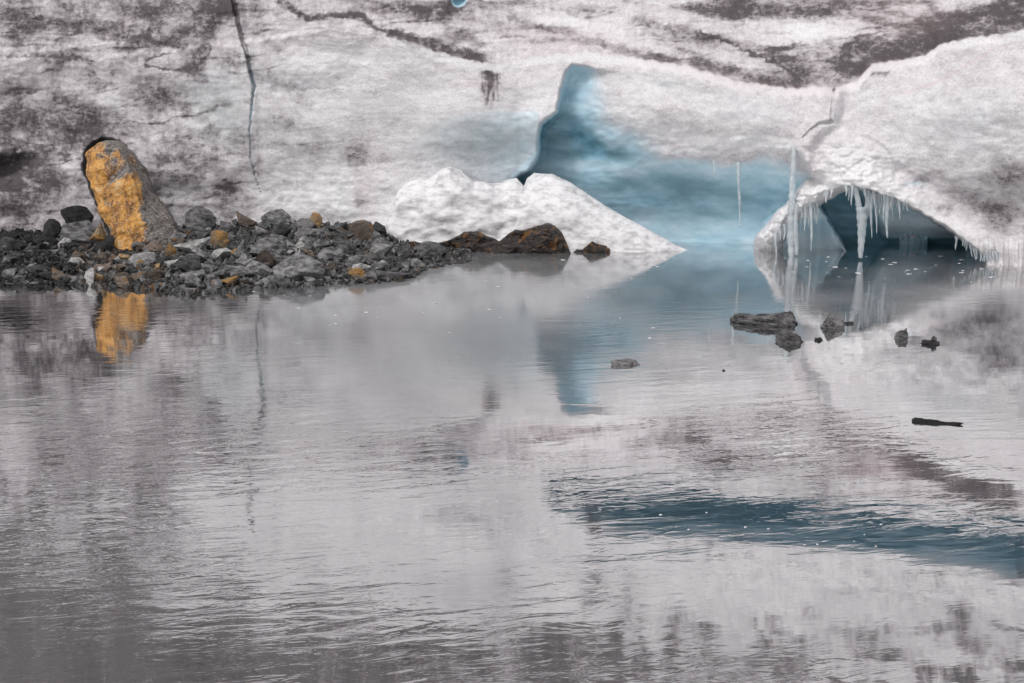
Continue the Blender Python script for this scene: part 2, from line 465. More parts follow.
    add(zoneT * sst(-0.15, 0.4, streak * 1.1 + 0.35 * patch), 0.55)
    fld = Z * 1.0 - 0.10 * X + 0.55 * fbm(X / 3.5, Z / 1.6, 4, 150) + 0.10 * fbm(X / 0.6, Z / 0.4, 3, 151)
    fr = np.abs((fld / 0.42) % 1.0 - 0.5)
    lines = (1 - sst(0.02, 0.10, fr)) * sst(-0.15, 0.35, fbm(X / 1.4, Z / 0.7, 3, 152))
    add(lines * np.clip(zoneL * 0.8 + zoneT + 0.25, 0, 1) * (1 - hollow), 0.42)
    add(L([(0, 57), (40, 57), (70, 58), (96, 63)], 1.6), 0.5); add(L([(168, 55), (150, 60), (143, 66), (160, 69), (185, 72), (200, 62), (210, 45)], 1.4), 0.6)
    add(L([(48, 48), (60, 38), (82, 32)], 1.5), 0.4); add(L([(768, 50), (800, 44), (850, 38), (890, 30)], 1.5), 0.5); add(L([(700, 30), (740, 46), (768, 60), (800, 82)], 1.6), 0.6)
    # left part
    add(B(10, 12, 30, 22), 0.45); add(B(55, 26, 70, 9, 3), 0.42); add(B(60, 57, 60, 5, 2), 0.45)
    add(L([(110, 39), (140, 36), (165, 42), (180, 47)], 3.5), 0.5); add(B(170, 20, 40, 28), 0.4)
    add(B(215, 8, 34, 14), 0.4); add(L([(226, 0), (222, 14), (212, 28), (205, 45), (190, 68)], 6), 0.5); add(B(228, 60, 20, 12), 0.42)
    add(B(150, 92, 30, 16, 10), 0.40); add(B(170, 98, 14, 9), 0.3)
    add(B(70, 126, 75, 24, 5), 0.62); add(B(12, 170, 32, 22, -15), 1.2); add(B(4, 168, 18, 26), 0.6); add(B(66, 157, 4, 6), 0.8)  # far left blobs paint the melt hole's shade, the rest is dirt
    add(B(20, 205, 26, 18), 0.5); add(B(50, 190, 24, 34), 0.22); add(B(5, 235, 60, 12), 0.3)
    add(B(222, 192, 18, 10), 0.55); add(B(222, 186, 8, 4), 0.4); add(B(160, 178, 24, 7), 0.35); add(B(205, 165, 60, 30), 0.12)
    add(B(90, 150, 26, 18), 0.45)
    # middle top
    add(L([(280, 0), (300, 12), (308, 18), (335, 15), (362, 16), (372, 27), (392, 33)], 3.4), 0.85)
    add(B(352, 15, 14, 4), 0.6)
    add(L([(392, 33), (410, 38), (430, 45), (455, 52), (476, 61)], 5.2, 0.9), 0.80)
    add(B(470, 56, 16, 7), 0.7); add(B(438, 12, 32, 9), 0.75); add(B(385, 6, 60, 12), 0.45); add(B(500, 22, 60, 14), 0.3)
    add(B(430, 22, 22, 4), 0.5)
    add(B(489, 82, 11, 24) * (0.55 + 0.9 * np.clip(noise(PX / 3.0, PY / 14, 95) + 0.4, 0, 1)), 0.95); add(B(489, 72, 9, 9), 0.5); add(B(462, 84, 24, 4), 0.28)
    add(L([(512, 18), (550, 27), (590, 40), (620, 50), (660, 62)], 4.5), 0.55)
    add(L([(440, 0), (520, 6), (600, 8)], 5), 0.25)
    add(B(690, 38, 44, 12, 12), 0.5); add(L([(640, 20), (690, 30), (740, 42), (768, 50)], 4), 0.45)
    add(B(735, 8, 46, 12), 0.9); add(B(800, 8, 60, 12), 0.65); add(B(822, 13, 14, 8), 0.6); add(B(880, 12, 46, 20), 0.38)
    add(L([(650, 56), (690, 64), (735, 72), (770, 82), (800, 90)], 6), 0.7)
    add(B(810, 66, 50, 26, -8), 0.60); add(L([(768, 52), (820, 40), (860, 36)], 3), 0.6); add(L([(834, 62), (848, 45), (858, 40)], 2.2), 0.5)
    add(B(870, 66, 30, 12, -12), 0.45)
    add(L([(850, 66), (880, 50), (920, 36), (975, 24), (1040, 8)], 17, 0.8), 0.80)
    add(L([(880, 56), (920, 50), (950, 40)], 5), 0.55); add(L([(930, 26), (980, 14), (1040, -4)], 6), 0.5)
    # middle grey grain
    add(B(357, 155, 14, 22), 0.5); add(B(380, 158, 18, 7), 0.3); add(B(318, 150, 30, 7, 8), 0.32); add(B(360, 200, 6, 14), 0.3)
    add(B(290, 80, 22, 10), 0.22); add(B(340, 90, 50, 1.5), 0.25)
    # right face
    add(B(990, 196, 40, 32, 10), 0.36); add(B(1000, 212, 26, 9), 0.38); add(B(1020, 170, 20, 30), 0.25); add(B(960, 120, 30, 18), 0.14); add(sst(860, 960, wx) * sst(60, 110, PY), 0.12)
    add(B(945, 190, 40, 22, 30), 0.16); add(B(1010, 232, 40, 10, 20), 0.16)
    # above the frame, placed by where the lake shows them
    mwx = MX + 10 * fbm(MX / 50, MY / 30, 4, 52, 0.6); mwy = MY + 8 * fbm(MX / 40, MY / 25, 4, 62, 0.6)
    MB = lambda *q, **kw: blob(mwx, mwy, *q, **kw)
    up = sst(2, -14, PY)
    upd = 0.40 + 0.46 * sst(-0.2, 0.5, patch + 0.5 * streak) + 0.30 * sst(590, 690, MY) + 0.20 * sst(250, 0, MX) * sst(520, 640, MY)  # left and lower terms put the lake's corner darkening into this dirt
    upd = upd * (0.55 + 0.45 * sst(300, 120, MX)) 
    upd = upd * (1 - 0.85 * MB(380, 500, 170, 45, 12)) * (1 - 0.8 * MB(470, 560, 110, 40, 10)) * (1 - 0.6 * MB(760, 585, 260, 26, 4)) * (1 - 0.6 * MB(620, 470, 150, 22, -6))
    stk = 0 * PX
    for q, am in (((500, 578, 11, 14), .7), ((593, 592, 12, 20, 25), .9), ((628, 600, 9, 26, 15), .5), ((612, 650, 10, 30, 20), .8), ((555, 640, 10, 16), .5), ((675, 632, 9, 30, 15), .45),
                  ((965, 625, 12, 26), .55), ((640, 650, 9, 20), .4), ((845, 590, 20, 6), .4), ((30, 560, 90, 60), .35), ((130, 470, 110, 26, -8), .4), ((340, 480, 60, 16, -15), .35), ((400, 668, 290, 30), .75), ((60, 675, 120, 30), .6), ((230, 635, 160, 22), .4), ((330, 610, 60, 14, 10), .4), ((545, 668, 20, 22), .5), ((870, 682, 40, 8), .5)):
        stk = stk + MB(*q) * am
    mp = fbm(MX / 70 + MY / 200, MY / 26 - MX / 160, 6, 140, 0.66)
    upd = upd + 0.95 * mp - 0.08
    upd = np.clip(0.40 + (upd - 0.44) * 2.3 + 0.20 * sst(250, 0, MX) + 0.22 * sst(620, 680, MY), 0.0, 1.0)  # same corner darkening again, added at the left and bottom
    upd = np.clip(upd + 0.22 * sst(565, 630, MY) * (1 - upd) + 1.0 * stk * (0.75 + 0.8 * fbm(MX / 14, MY / 9, 4, 160, 0.65)), 0.0, 1.15)
    dirt = dirt * (1 - up) + upd * up
    brk = fbm(X / 0.55, Z / 0.36, 6, 91, 0.72)
    dirt = np.clip(dirt, 0, 1.15) * (1 + 1.0 * brk + 0.5 * gran)
    dirt = np.where(dirt > 0.45, 0.45 + (dirt - 0.45) * 0.72, dirt)
    dirt = np.maximum(dirt, 0.6 * sst(-5, 1, gap))  # mask raised in the recess round the boulder, darkening its colour
    # clean areas
    dirt *= 1 - 0.92 * sst(-2, 10, dN) * sst(75, 95, PY)
    clean = np.clip(B(810, 33, 42, 13) + 0.9 * L([(690, 2), (730, 18), (770, 26)], 7) * 0 + B(600, 28, 60, 12, 12) * 0.6 + B(545, 20, 40, 6) * 0.4, 0, 1) * (PY > -8)
    dirt *= 1 - 0.9 * clean
    ridge = 1 - sst(1.5, 7, np.abs(PY - lip - 5)); ridge = ridge * sst(380, 430, PX)
    dirt *= 1 - 0.85 * ridge * (PY > lip)
    dirt = np.where(leg > 0, dirt * (1 - leg), dirt)
    dirt = np.clip(np.maximum(dirt, ck * 0.2 * sst(110, 50, PY)), 0, 1)  # upper crack line darkened in colour as well

    blue = np.zeros_like(PX)
    n5 = fbm(X / 1.2, Z / 0.5, 3, 100)
    gradb = sst(-16 + 12 * sst(630, 680, PX), 40 - 18 * sst(630, 680, PX), below + 9 * n5)
    b1 = gradb * (0.36 + 0.30 * sst(0, 35, below)) * sst(-1, 3, dN) * (1 - 0.32 * sst(200, 245, PY))
    # left corner is deeper blue
    b1 = np.maximum(b1, sst(-1, 3, dN) * sst(640, 570, PX + 0.2 * (PY - 100)) * 0.42 * sst(-20, 8, below))
    b1 += 0.24 * blob(PX, PY, 590, 140, 62, 26, 10) * sst(0, 3, dN) + 0.16 * blob(PX, PY, 700, 205, 100, 26, 8)* sst(0, 3, dN)  # shaded top of the alcove painted as deeper blue
    b1 += 0.15 * (1 - sst(1, 4, np.abs(dN - 2))) * sst(575, 540, PX) * sst(200, 150, PY) * (dN > -1)  # shade line inside the notch rim, painted as blue
    b1 -= 0.22 * blob(PX, PY, 590, 170, 70, 9) + 0.15 * blob(PX, PY, 700, 160, 60, 8)  # lighter slopes under the alcove, shading painted as paler blue
    b1 += 0.10 * fbm(X / 0.9, Z / 0.35 + X * 0.5, 4, 102) * gradb
    b1 += 0.12 * blob(PX, PY, 578, 72, 10, 6) * sst(0, 2, dN)
    b1 *= 1 - 0.8 * sst(243, 246, PY) * sst(680, 700, PX)
    b1 *= (slab < 0.5) * (1 - (leg > 0.05)) * (1 - arch_in)
    blue = np.clip(b1, 0, 1)
    # pale blue tongue left of the notch
    pale = sst(-3, 5, sdf(wx, PY + 4 * fbm(PX / 30, PY / 30, 3, 71), [(395, 150), (420, 130), (445, 116), (475, 110), (540, 110), (545, 230), (400, 230)]))
    pale = pale * sst(395, 450, PX) * (dN < 0)
    blue = np.maximum(blue, (0.10 + 0.15 * sst(440, 540, PX)) * pale)
    dirt *= 1 - 0.8 * pale
    blue = np.maximum(blue, 0.38 * (1 - sst(3, 8, seg_dist(PX, PY, [(540, 150), (528, 165), (515, 178), (505, 195)]))) * (PX < 545))
    blue = np.where(slab > 0.5, 0.46 - 0.12 * sst(215, 245, PY) + 0.1 * n5, blue)
    cave = 0.86 - 0.52 * facet * sst(240, 234, PY) + 0.1 * n5  # cave shade and its lighter facet painted into the ice colour
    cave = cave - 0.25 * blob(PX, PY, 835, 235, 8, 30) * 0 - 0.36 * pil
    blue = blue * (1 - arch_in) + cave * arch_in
    blue = np.where(leg > 0.08, blue * 0.05, blue)
    crb = sst(-3, 6, dC) * (PY < 15)
    blue = np.maximum(blue, crb * (0.97 - 0.35 * sst(12, 34, MY - interp(MX, [(540, 490), (700, 499), (800, 508), (900, 519), (1030, 538)]))))  # crevasse shade painted as darkest blue, on top of the real depth
    dirt *= 1 - 0.95 * crb
    blue = np.maximum(blue, 0.8 * tl); dirt *= 1 - 0.9 * sst(0.1, 0.5, tl)
    blue = np.maximum(blue, 0.30 * ck * sst(40, 80, PY))
    blue = np.maximum(blue, 0.28 * blob(wx, wy, 918, 185, 14, 3)) 
    dirt *= 1 - arch_in

    grey = np.zeros_like(PX)
    g = lambda *q: B(*q)
    for q, am in (((220, 105, 44, 44), .95), ((310, 170, 60, 40), .55), ((340, 110, 80, 30), .45), ((600, 95, 30, 20), .3), ((440, 95, 60, 18), .45), ((860, 110, 60, 30), .3), ((290, 85, 40, 16), .7), ((300, 135, 50, 20), .5), ((340, 60, 60, 14), .45), ((480, 140, 90, 36), 1.0), ((290, 190, 40, 34), .45),
                  ((345, 195, 14, 30), .9), ((660, 85, 60, 14, 8), .6), ((740, 110, 60, 22, 10), .6), ((640, 100, 20, 26), .5), ((400, 65, 50, 10), .4), ((960, 125, 95, 60), .6), ((1010, 170, 60, 60), .5), ((930, 100, 90, 30, -15), .25),
                  ((985, 185, 50, 34), .5), ((700, 120, 70, 14), .3), ((240, 60, 14, 22), .6), ((320, 215, 40, 16), .3)):
        grey = np.maximum(grey, g(*q) * am)
    grey = np.clip(grey + 0.25 * patch * (grey > 0.02) + up * 0.35, 0, 1)
    grey = np.where(slab > 0.5, 0.5, grey)
    snow = np.clip(clean + ridge * 0.8 * (PY > lip) + leg * 1.0 + 0.8 * B(545, 100, 22, 30) * (dN < 0) + 0.95 * L([(620, 112), (650, 128), (690, 138), (740, 141), (790, 146)], 7) + 0.75 * B(855, 165, 50, 26, 20) + 0.5 * cur
                   + 0.8 * rim + 0.9 * B(400, 205, 50, 34) + 0.5 * B(300, 200, 60, 26) + 0.55 * B(330, 60, 90, 18) + 0.5 * B(120, 110, 60, 16) + 0.35 * B(430, 95, 90, 26) + 0.3 * B(170, 200, 60, 34), 0, 1) * (1 - arch_in)
    snow *= (1 - np.clip(blue * 2.2, 0, 1)) * (1 - np.clip(dirt, 0, 1) * 0.7)
    tint = 0.5 * L([(905, 92), (935, 82), (960, 70), (992, 52)], 1.4) + 0.35 * B(470, 85, 24, 5) + 0.3 * B(365, 190, 14, 22) + 0.3 * (1 - sst(0, 9, np.abs(PY - lip - 3))) * sst(600, 700, PX) * sst(950, 850, PX) + 0.22 * B(560, 40, 60, 14) + .25 * B(900, 16, 50, 20)
    mask = np.stack([dirt, blue, grey, snow], -1)
    # finish: plateau behind the crest
    X = a * Y; Z = CAM_H + s * Y
    def row(Xr, Yr, Zr): return Xr[None], Yr[None], Zr[None]
    ex = [(8, 1.5), (30, 4), (120, 8)]
    Xs, Ys, Zs, Ms, Ts = [X], [Y], [Z], [mask], [np.broadcast_to(tint, PX.shape)]
    for dy, dz in ex:
        Xs.append((X[-1] * (1 + dy / 60))[None]); Ys.append((Y[-1] + dy)[None]); Zs.append((Z[-1] + dz)[None])
        Ms.append(mask[-1:]); Ts.append(Ts[0][-1:])
    me = grid_mesh('glacier', np.concatenate(Xs), np.concatenate(Ys), np.concatenate(Zs), True, {'mask': np.concatenate(Ms), 'tint': np.concatenate(Ts)})
    o = mesh_obj('glacier', me, ICE)
    return tag(o, 'dirt streaked glacier front rising from the lake with a blue hollow and an ice arch', 'glacier', kind='structure')
glacier = build_glacier()

# ------------------------------------------------------------------ lake
def water_material():
    k = NT('lake_water')
    t = k.t
    pos = k.n('ShaderNodeNewGeometry').outputs['Position']
    calm = k.attr('calm').outputs['Fac']
    film = k.attr('film').outputs['Fac']
    # ripple trains
    nA = k.noise(1.0, 3, 0.55, vec=pos, stretch=(1.5, 4.8, 1), turn=14, dist=0.6)
    nB = k.noise(1.0, 2, 0.5, vec=pos, stretch=(4.5, 12.0, 1), turn=-8, dist=0.3)
    nC = k.noise(1.0, 2, 0.5, vec=pos, stretch=(14, 30, 1))
    nZ = k.noise(0.30, 3, 0.5, vec=pos, stretch=(0.7, 1.2, 1))
    zone = k.ramp(nZ, 0.40, 0.60, 0.12, 1.0)
    h = k.math('ADD', k.math('MULTIPLY', nA, 0.0054), k.math('ADD', k.math('MULTIPLY', nB, 0.0009), k.math('MULTIPLY', nC, 0.00008)))
    inv = k.math('SUBTRACT', 1.0, calm)
    amp = k.math('ADD', k.math('MULTIPLY', zone, inv), k.attr('chop').outputs['Fac'])
    bp = k.bump(k.math('MULTIPLY', h, amp), 1.0, 1.0)
    # silty body
    milk = k.mix(k.ramp(nZ, 0.35, 0.65), (0.018, 0.023, 0.026), (0.032, 0.037, 0.04))
    milk = k.mix(film, milk, (0.255, 0.26, 0.268))
    dif = k.n('ShaderNodeBsdfDiffuse'); k.l(milk, dif.inputs[0])
    gl = k.n('ShaderNodeBsdfGlossy'); gl.inputs[0].default_value = (0.97, 0.97, 0.975, 1)
    k.l(k.math('ADD', 0.012, k.math('MULTIPLY', film, 0.10)), gl.inputs['Roughness']); k.l(bp, gl.inputs['Normal'])
    lw = k.n('ShaderNodeFresnel'); lw.inputs[0].default_value = 1.33
    fac = k.ramp(lw.outputs[0], 0.03, 0.42, 0.70, 0.88)
    fac = k.math('MULTIPLY', fac, k.math('SUBTRACT', 1.0, k.math('MULTIPLY', film, 0.68)))
    mx = k.n('ShaderNodeMixShader'); k.l(fac, mx.inputs[0]); k.l(dif.outputs[0], mx.inputs[1]); k.l(gl.outputs[0], mx.inputs[2])
    t.nodes.remove(k.b)
    k.l(mx.outputs[0], t.nodes['Material Output'].inputs[0])
    return k.m
WATER = water_material()

def build_lake():
    xs = np.concatenate([-np.geomspace(250, 17, 24), np.arange(-16, 16.01, 0.11), np.geomspace(17, 250, 24)])
    ys = np.concatenate([-np.geomspace(250, 6, 24), np.arange(-5, 7, 0.5), np.arange(7, 34, 0.09), np.array([36, 40, 48])])
    X, Y = np.meshgrid(xs, ys)
    Ys = np.maximum(Y, 5)
    px, py = project(X, Ys, 0 * X)
    wx = px + 30 * fbm(X / 2.5, Y / 2.5, 3, 5); wy = py + 14 * fbm(X / 2.5, Y / 2.0, 3, 6)
    calm = sst(330, 262, wy) * 0.55
    calm = np.maximum(calm, 0.80 * blob(wx, wy, 410, 355, 160, 100))
    calm = np.maximum(calm, 0.82 * blob(wx, wy, 475, 585, 70, 26)); calm = np.maximum(calm, 0.75 * blob(wx, wy, 780, 620, 300, 50))
    calm = np.maximum(calm, 0.5 * blob(wx, wy, 860, 350, 160, 50))
    chop = 1.0 * blob(wx, wy, 220, 455, 230, 60, -8) + 0.25 * blob(wx, wy, 620, 505, 120, 30, 5) + 0.7 * blob(wx, wy, 180, 590, 330, 80)
    film = 0.95 * blob(wx, wy, 440, 320, 190, 105) + 0.5 * blob(wx, wy, 930, 300, 180, 30) + 0.45 * blob(wx, wy, 660, 300, 150, 45) + 0.3 * blob(wx, wy, 460, 585, 75, 24) + 0.14 * blob(wx, wy, 780, 645, 330, 45)
    film += 0.3 * blob(wx, wy, 900, 290, 150, 22)
    film = np.clip(film + 0.25 * fbm(X / 0.8, Y / 1.5, 4, 9), 0, 0.9) * (film > 0.01)
    me = grid_mesh('lake_water', X[::-1], Y[::-1], 0 * X, True, {'calm': calm[::-1], 'film': film[::-1], 'chop': chop[::-1]})
    o = mesh_obj('lake_water', me, WATER)
    return tag(o, 'still grey meltwater lake mirroring the glacier', 'lake', kind='structure')
build_lake()

# ------------------------------------------------------------------ snow mounds at the foot of the ice
def mound(name, label, top, bot, Yfront, depth, seed, mat=None, cat='snow mound', rough=0.0, jit=1.6, lump=0.24):
    x0, x1 = top[0][0], top[-1][0]
    cols = np.arange(x0, x1 + 0.1, 1.0)
    v = np.linspace(0, 1, 90)
    PX, V = np.meshgrid(cols, v)
    tp = interp(PX, top) + jit * fbm(PX / 14, PX * 0, 4, seed)
    bt = interp(PX, bot) + 4
    PY = bt + (tp - bt) * V
    Yf = interp(PX, Yfront)
    hgt = np.clip((bt - tp) / 75, 0.1, 1)
    Y = Yf + depth * hgt * (0.25 * V + 0.75 * (1 - np.sqrt(np.clip(1 - V ** 3.0, 0, 1))))
    a, s = slopes(PX, PY)
    Xw, Zw = a * Y, CAM_H + s * Y
    Y = Y - (lump * fbm(Xw / 0.9, Zw / 0.7, 3, seed + 1) + 0.018 * fbm(Xw / 0.22, Zw / 0.2, 4, seed + 2, 0.65)) * sst(0, 0.25, V)
    if rough: Y = Y - rough * (fbm(Xw / 0.35 + Zw, Zw / 0.3 - Xw * 0.6, 5, seed + 5, 0.6, ridged=True)) * sst(0, 0.1, V)
    Xw, Zw = a * Y, CAM_H + s * Y
    # back: drop behind the crest down to the water
    Xb = np.stack([Xw[-1] * 1.02, Xw[-1] * 1.02]); Yb2 = np.stack([Y[-1] + 0.5, Y[-1] + 0.6]); Zb = np.stack([Zw[-1] - 0.08, Zw[0] - 0.1])
    me = grid_mesh(name, np.concatenate([Xw, Xb]), np.concatenate([Y, Yb2]), np.concatenate([Zw, Zb]))
    return tag(mesh_obj(name, me, mat or SNOW), label, cat)
mound('snow_mound', 'lumpy white snow mound behind the dark rocks, left of the blue hollow',
      [(374, 240), (384, 228), (391, 210), (397, 192), (404, 183), (418, 180), (430, 178), (440, 170), (450, 166), (462, 171), (474, 181), (490, 183), (500, 183), (508, 179), (517, 178), (524, 186), (530, 206), (534, 232)],
      [(374, 243), (534, 247)], [(374, 30.5), (440, 30.25), (534, 30.35)], 1.0, 110)
mound('snow_mound', 'smooth white snow wedge sloping down to the right in front of the blue hollow',
      [(512, 230), (520, 196), (527, 178), (534, 173), (552, 174), (570, 182), (588, 194), (603, 204), (625, 217), (650, 230), (672, 243), (690, 251)],
      [(512, 250), (560, 251), (690, 252)], [(512, 30.3), (560, 29.95), (640, 30.0), (690, 30.2)], 1.1, 130, lump=0.10, jit=1.0)

# ------------------------------------------------------------------ gravel bank
SHORE = [(-420, 285), (0, 286), (40, 283), (80, 286), (120, 288), (160, 290), (185, 295), (215, 293), (245, 289), (290, 287), (330, 285), (360, 284), (385, 282), (410, 280), (424, 270), (450, 264), (500, 260), (560, 257), (612, 254)]
BTOP = [(-420, 0.5), (0, 0.32), (60, 0.32), (110, 0.2), (150, 0.25), (180, 0.40), (240, 0.52), (300, 0.50), (350, 0.44), (385, 0.32), (410, 0.14), (450, 0.06), (480, 0.0), (500, -0.1), (612, -0.1)]
def bank_z(px, Y):
    Yf = -CAM_H / slopes(512 + 0 * px, interp(px, SHORE))[1]
    Ybk = np.minimum(wall_base_y(px), 31.2)
    t = np.clip((Y - Yf) / np.maximum(Ybk - Yf, 0.3), -0.4, 1)
    z = np.where(t > 0, interp(px, BTOP) * np.abs(t) ** 0.85, t * 0.8)
    z = z + 0.07 * blob(px, 20 * Y, 40, 20 * 26.3, 60, 12)
    return z
def bank_hit(px, py):
    """first point of the bank seen through px,py"""
    Ys = np.linspace(23.5, 31.5, 400)
    a, s = slopes(px, py)
    z = CAM_H + s * Ys
    g = bank_z(np.full_like(Ys, px), Ys)
    k = np.where(z <= np.maximum(g, 0) + 1e-4)[0]
    if len(k) == 0: return None
    Y = Ys[k[0]]
    return a * Y, Y, max(float(g[k[0]]), 0)
def build_bank():
    cols = np.arange(-420, 616, 3.0)
    ts = np.linspace(-0.25, 1.25, 60)
    PX, T = np.meshgrid(cols, ts)
    Yf = -CAM_H / slopes(512 + 0 * PX, interp(PX, SHORE))[1]
    Y = Yf + (np.minimum(wall_base_y(PX), 31.2) - Yf) * T
    a, _ = slopes(PX, 260.0)
    X = a * Y
    Z = bank_z(PX, Y) + 0.05 * fbm(X / 0.4, Y / 0.4, 4, 200) - 0.02
    me = grid_mesh('gravel_bank', X, Y, Z)
    o = mesh_obj('gravel_bank', me, RM['grey'])
    tag(o, 'dark gravel bank under the rubble along the foot of the glacier', 'gravel bank', kind='structure')
build_bank()

# ------------------------------------------------------------------ stones
def rock_mesh(seed, npts=15, flat=0.0, sub=2, rough=0.035, cuts=3, peak=0.0, bev=0.03):
    r = random.Random(seed)
    bm = bmesh.new()
    for i in range(npts):
        v = Vector((r.gauss(0, 1), r.gauss(0, 1), r.gauss(0, 1))).normalized()
        # pull towards a box for blocky, slaty shapes
        m = max(abs(v.x), abs(v.y), abs(v.z))
        v = v.lerp(v / m, 0.45) * r.uniform(0.86, 1.05)
        bm.verts.new(v)
    bmesh.ops.convex_hull(bm, input=bm.verts)
    for v in [v for v in bm.verts if not v.link_faces]: bm.verts.remove(v)
    bmesh.ops.bevel(bm, geom=list(bm.edges), offset=bev, segments=1, affect='EDGES', clamp_overlap=True)
    bmesh.ops.triangulate(bm, faces=bm.faces)
    for i in range(sub):
        bmesh.ops.subdivide_edges(bm, edges=[e for e in bm.edges if e.calc_length() > 0.22], cuts=1)
        bmesh.ops.triangulate(bm, faces=bm.faces)
    P = np.array([v.co[:] for v in bm.verts])
    n = fbm(P[:, 0] * 1.7 + P[:, 2], P[:, 1] * 1.7 + P[:, 2] * 0.7, 4, seed % 50, 0.6)
    n2 = fbm(P[:, 0] * 0.8 - P[:, 1], P[:, 2] * 5.5, 3, seed % 31 + 3)
    for v, a, b in zip(bm.verts, n, n2):
        v.co *= 1 + rough * 2.4 * a + rough * 1.4 * b
        if peak and v.co.z > 0: v.co.x *= 1 - peak * v.co.z; v.co.y *= 1 - peak * v.co.z
    lo = Vector([min(v.co[i] for v in bm.verts) for i in range(3)]); hi = Vector([max(v.co[i] for v in bm.verts) for i in range(3)])
    for v in bm.verts:
        v.co = Vector([(v.co[i] - lo[i]) / (hi[i] - lo[i]) - 0.5 for i in range(3)])
    me = bpy.data.meshes.new('stone')
    bm.to_mesh(me); bm.free()
    return me
PROTO = [rock_mesh(300 + i, npts=9 + (i % 4) * 2, sub=2, rough=0.045, peak=0.22 * (i % 3 == 0)) for i in range(28)]
JAG = [rock_mesh(700 + i, npts=14 + (i % 3) * 4, sub=4, rough=0.15, peak=0.15, bev=0.02) for i in range(12)]
MESHES = {}
def stone_mesh(i, kind):
    key = (i % len(PROTO) if i >= 0 else i, kind)
    if key not in MESHES:
        me = (PROTO[key[0]] if i >= 0 else JAG[(-i) % len(JAG)]).copy(); me.materials.clear(); me.materials.append(RM[kind]); MESHES[key] = me
    return MESHES[key]
def place_rock(px, pyb, wpx, hpx, kind, label, group=None, name='stone', cat='stone', tilt=0, seed=None, depth=0.8, sink=0.18, Y=None, rz=None, mesh=None, bury=None):
    if Y is None:
        h = bank_hit(px, pyb)
        if h is None: Y0 = 30.4; X0, Z0 = at(px, pyb, Y0).x, at(px, pyb, Y0).z
        else: X0, Y0, Z0 = h
    else:
        p = at(px, pyb, Y); X0, Y0, Z0 = p.x, p.y, p.z
    sc_ = Y0 / FPX
    W, H = wpx * sc_, hpx * sc_ / (1 - sink)
    Dp = W * depth
    seed = rnd.randrange(1000) if seed is None else seed
    me = stone_mesh(seed, kind)
    o = bpy.data.objects.new(name, me); col.objects.link(o)
    o.scale = (W, Dp, H)
    o.rotation_euler = (0, R(tilt), R(rz if rz is not None else rnd.choice((0, 180)) + rnd.uniform(-12, 12)))
    o.location = (X0 * (1 + Dp * 0.4 / Y0), Y0 + Dp * 0.4, Z0 + H * (0.5 - sink))
    return tag(o, label, cat, group)

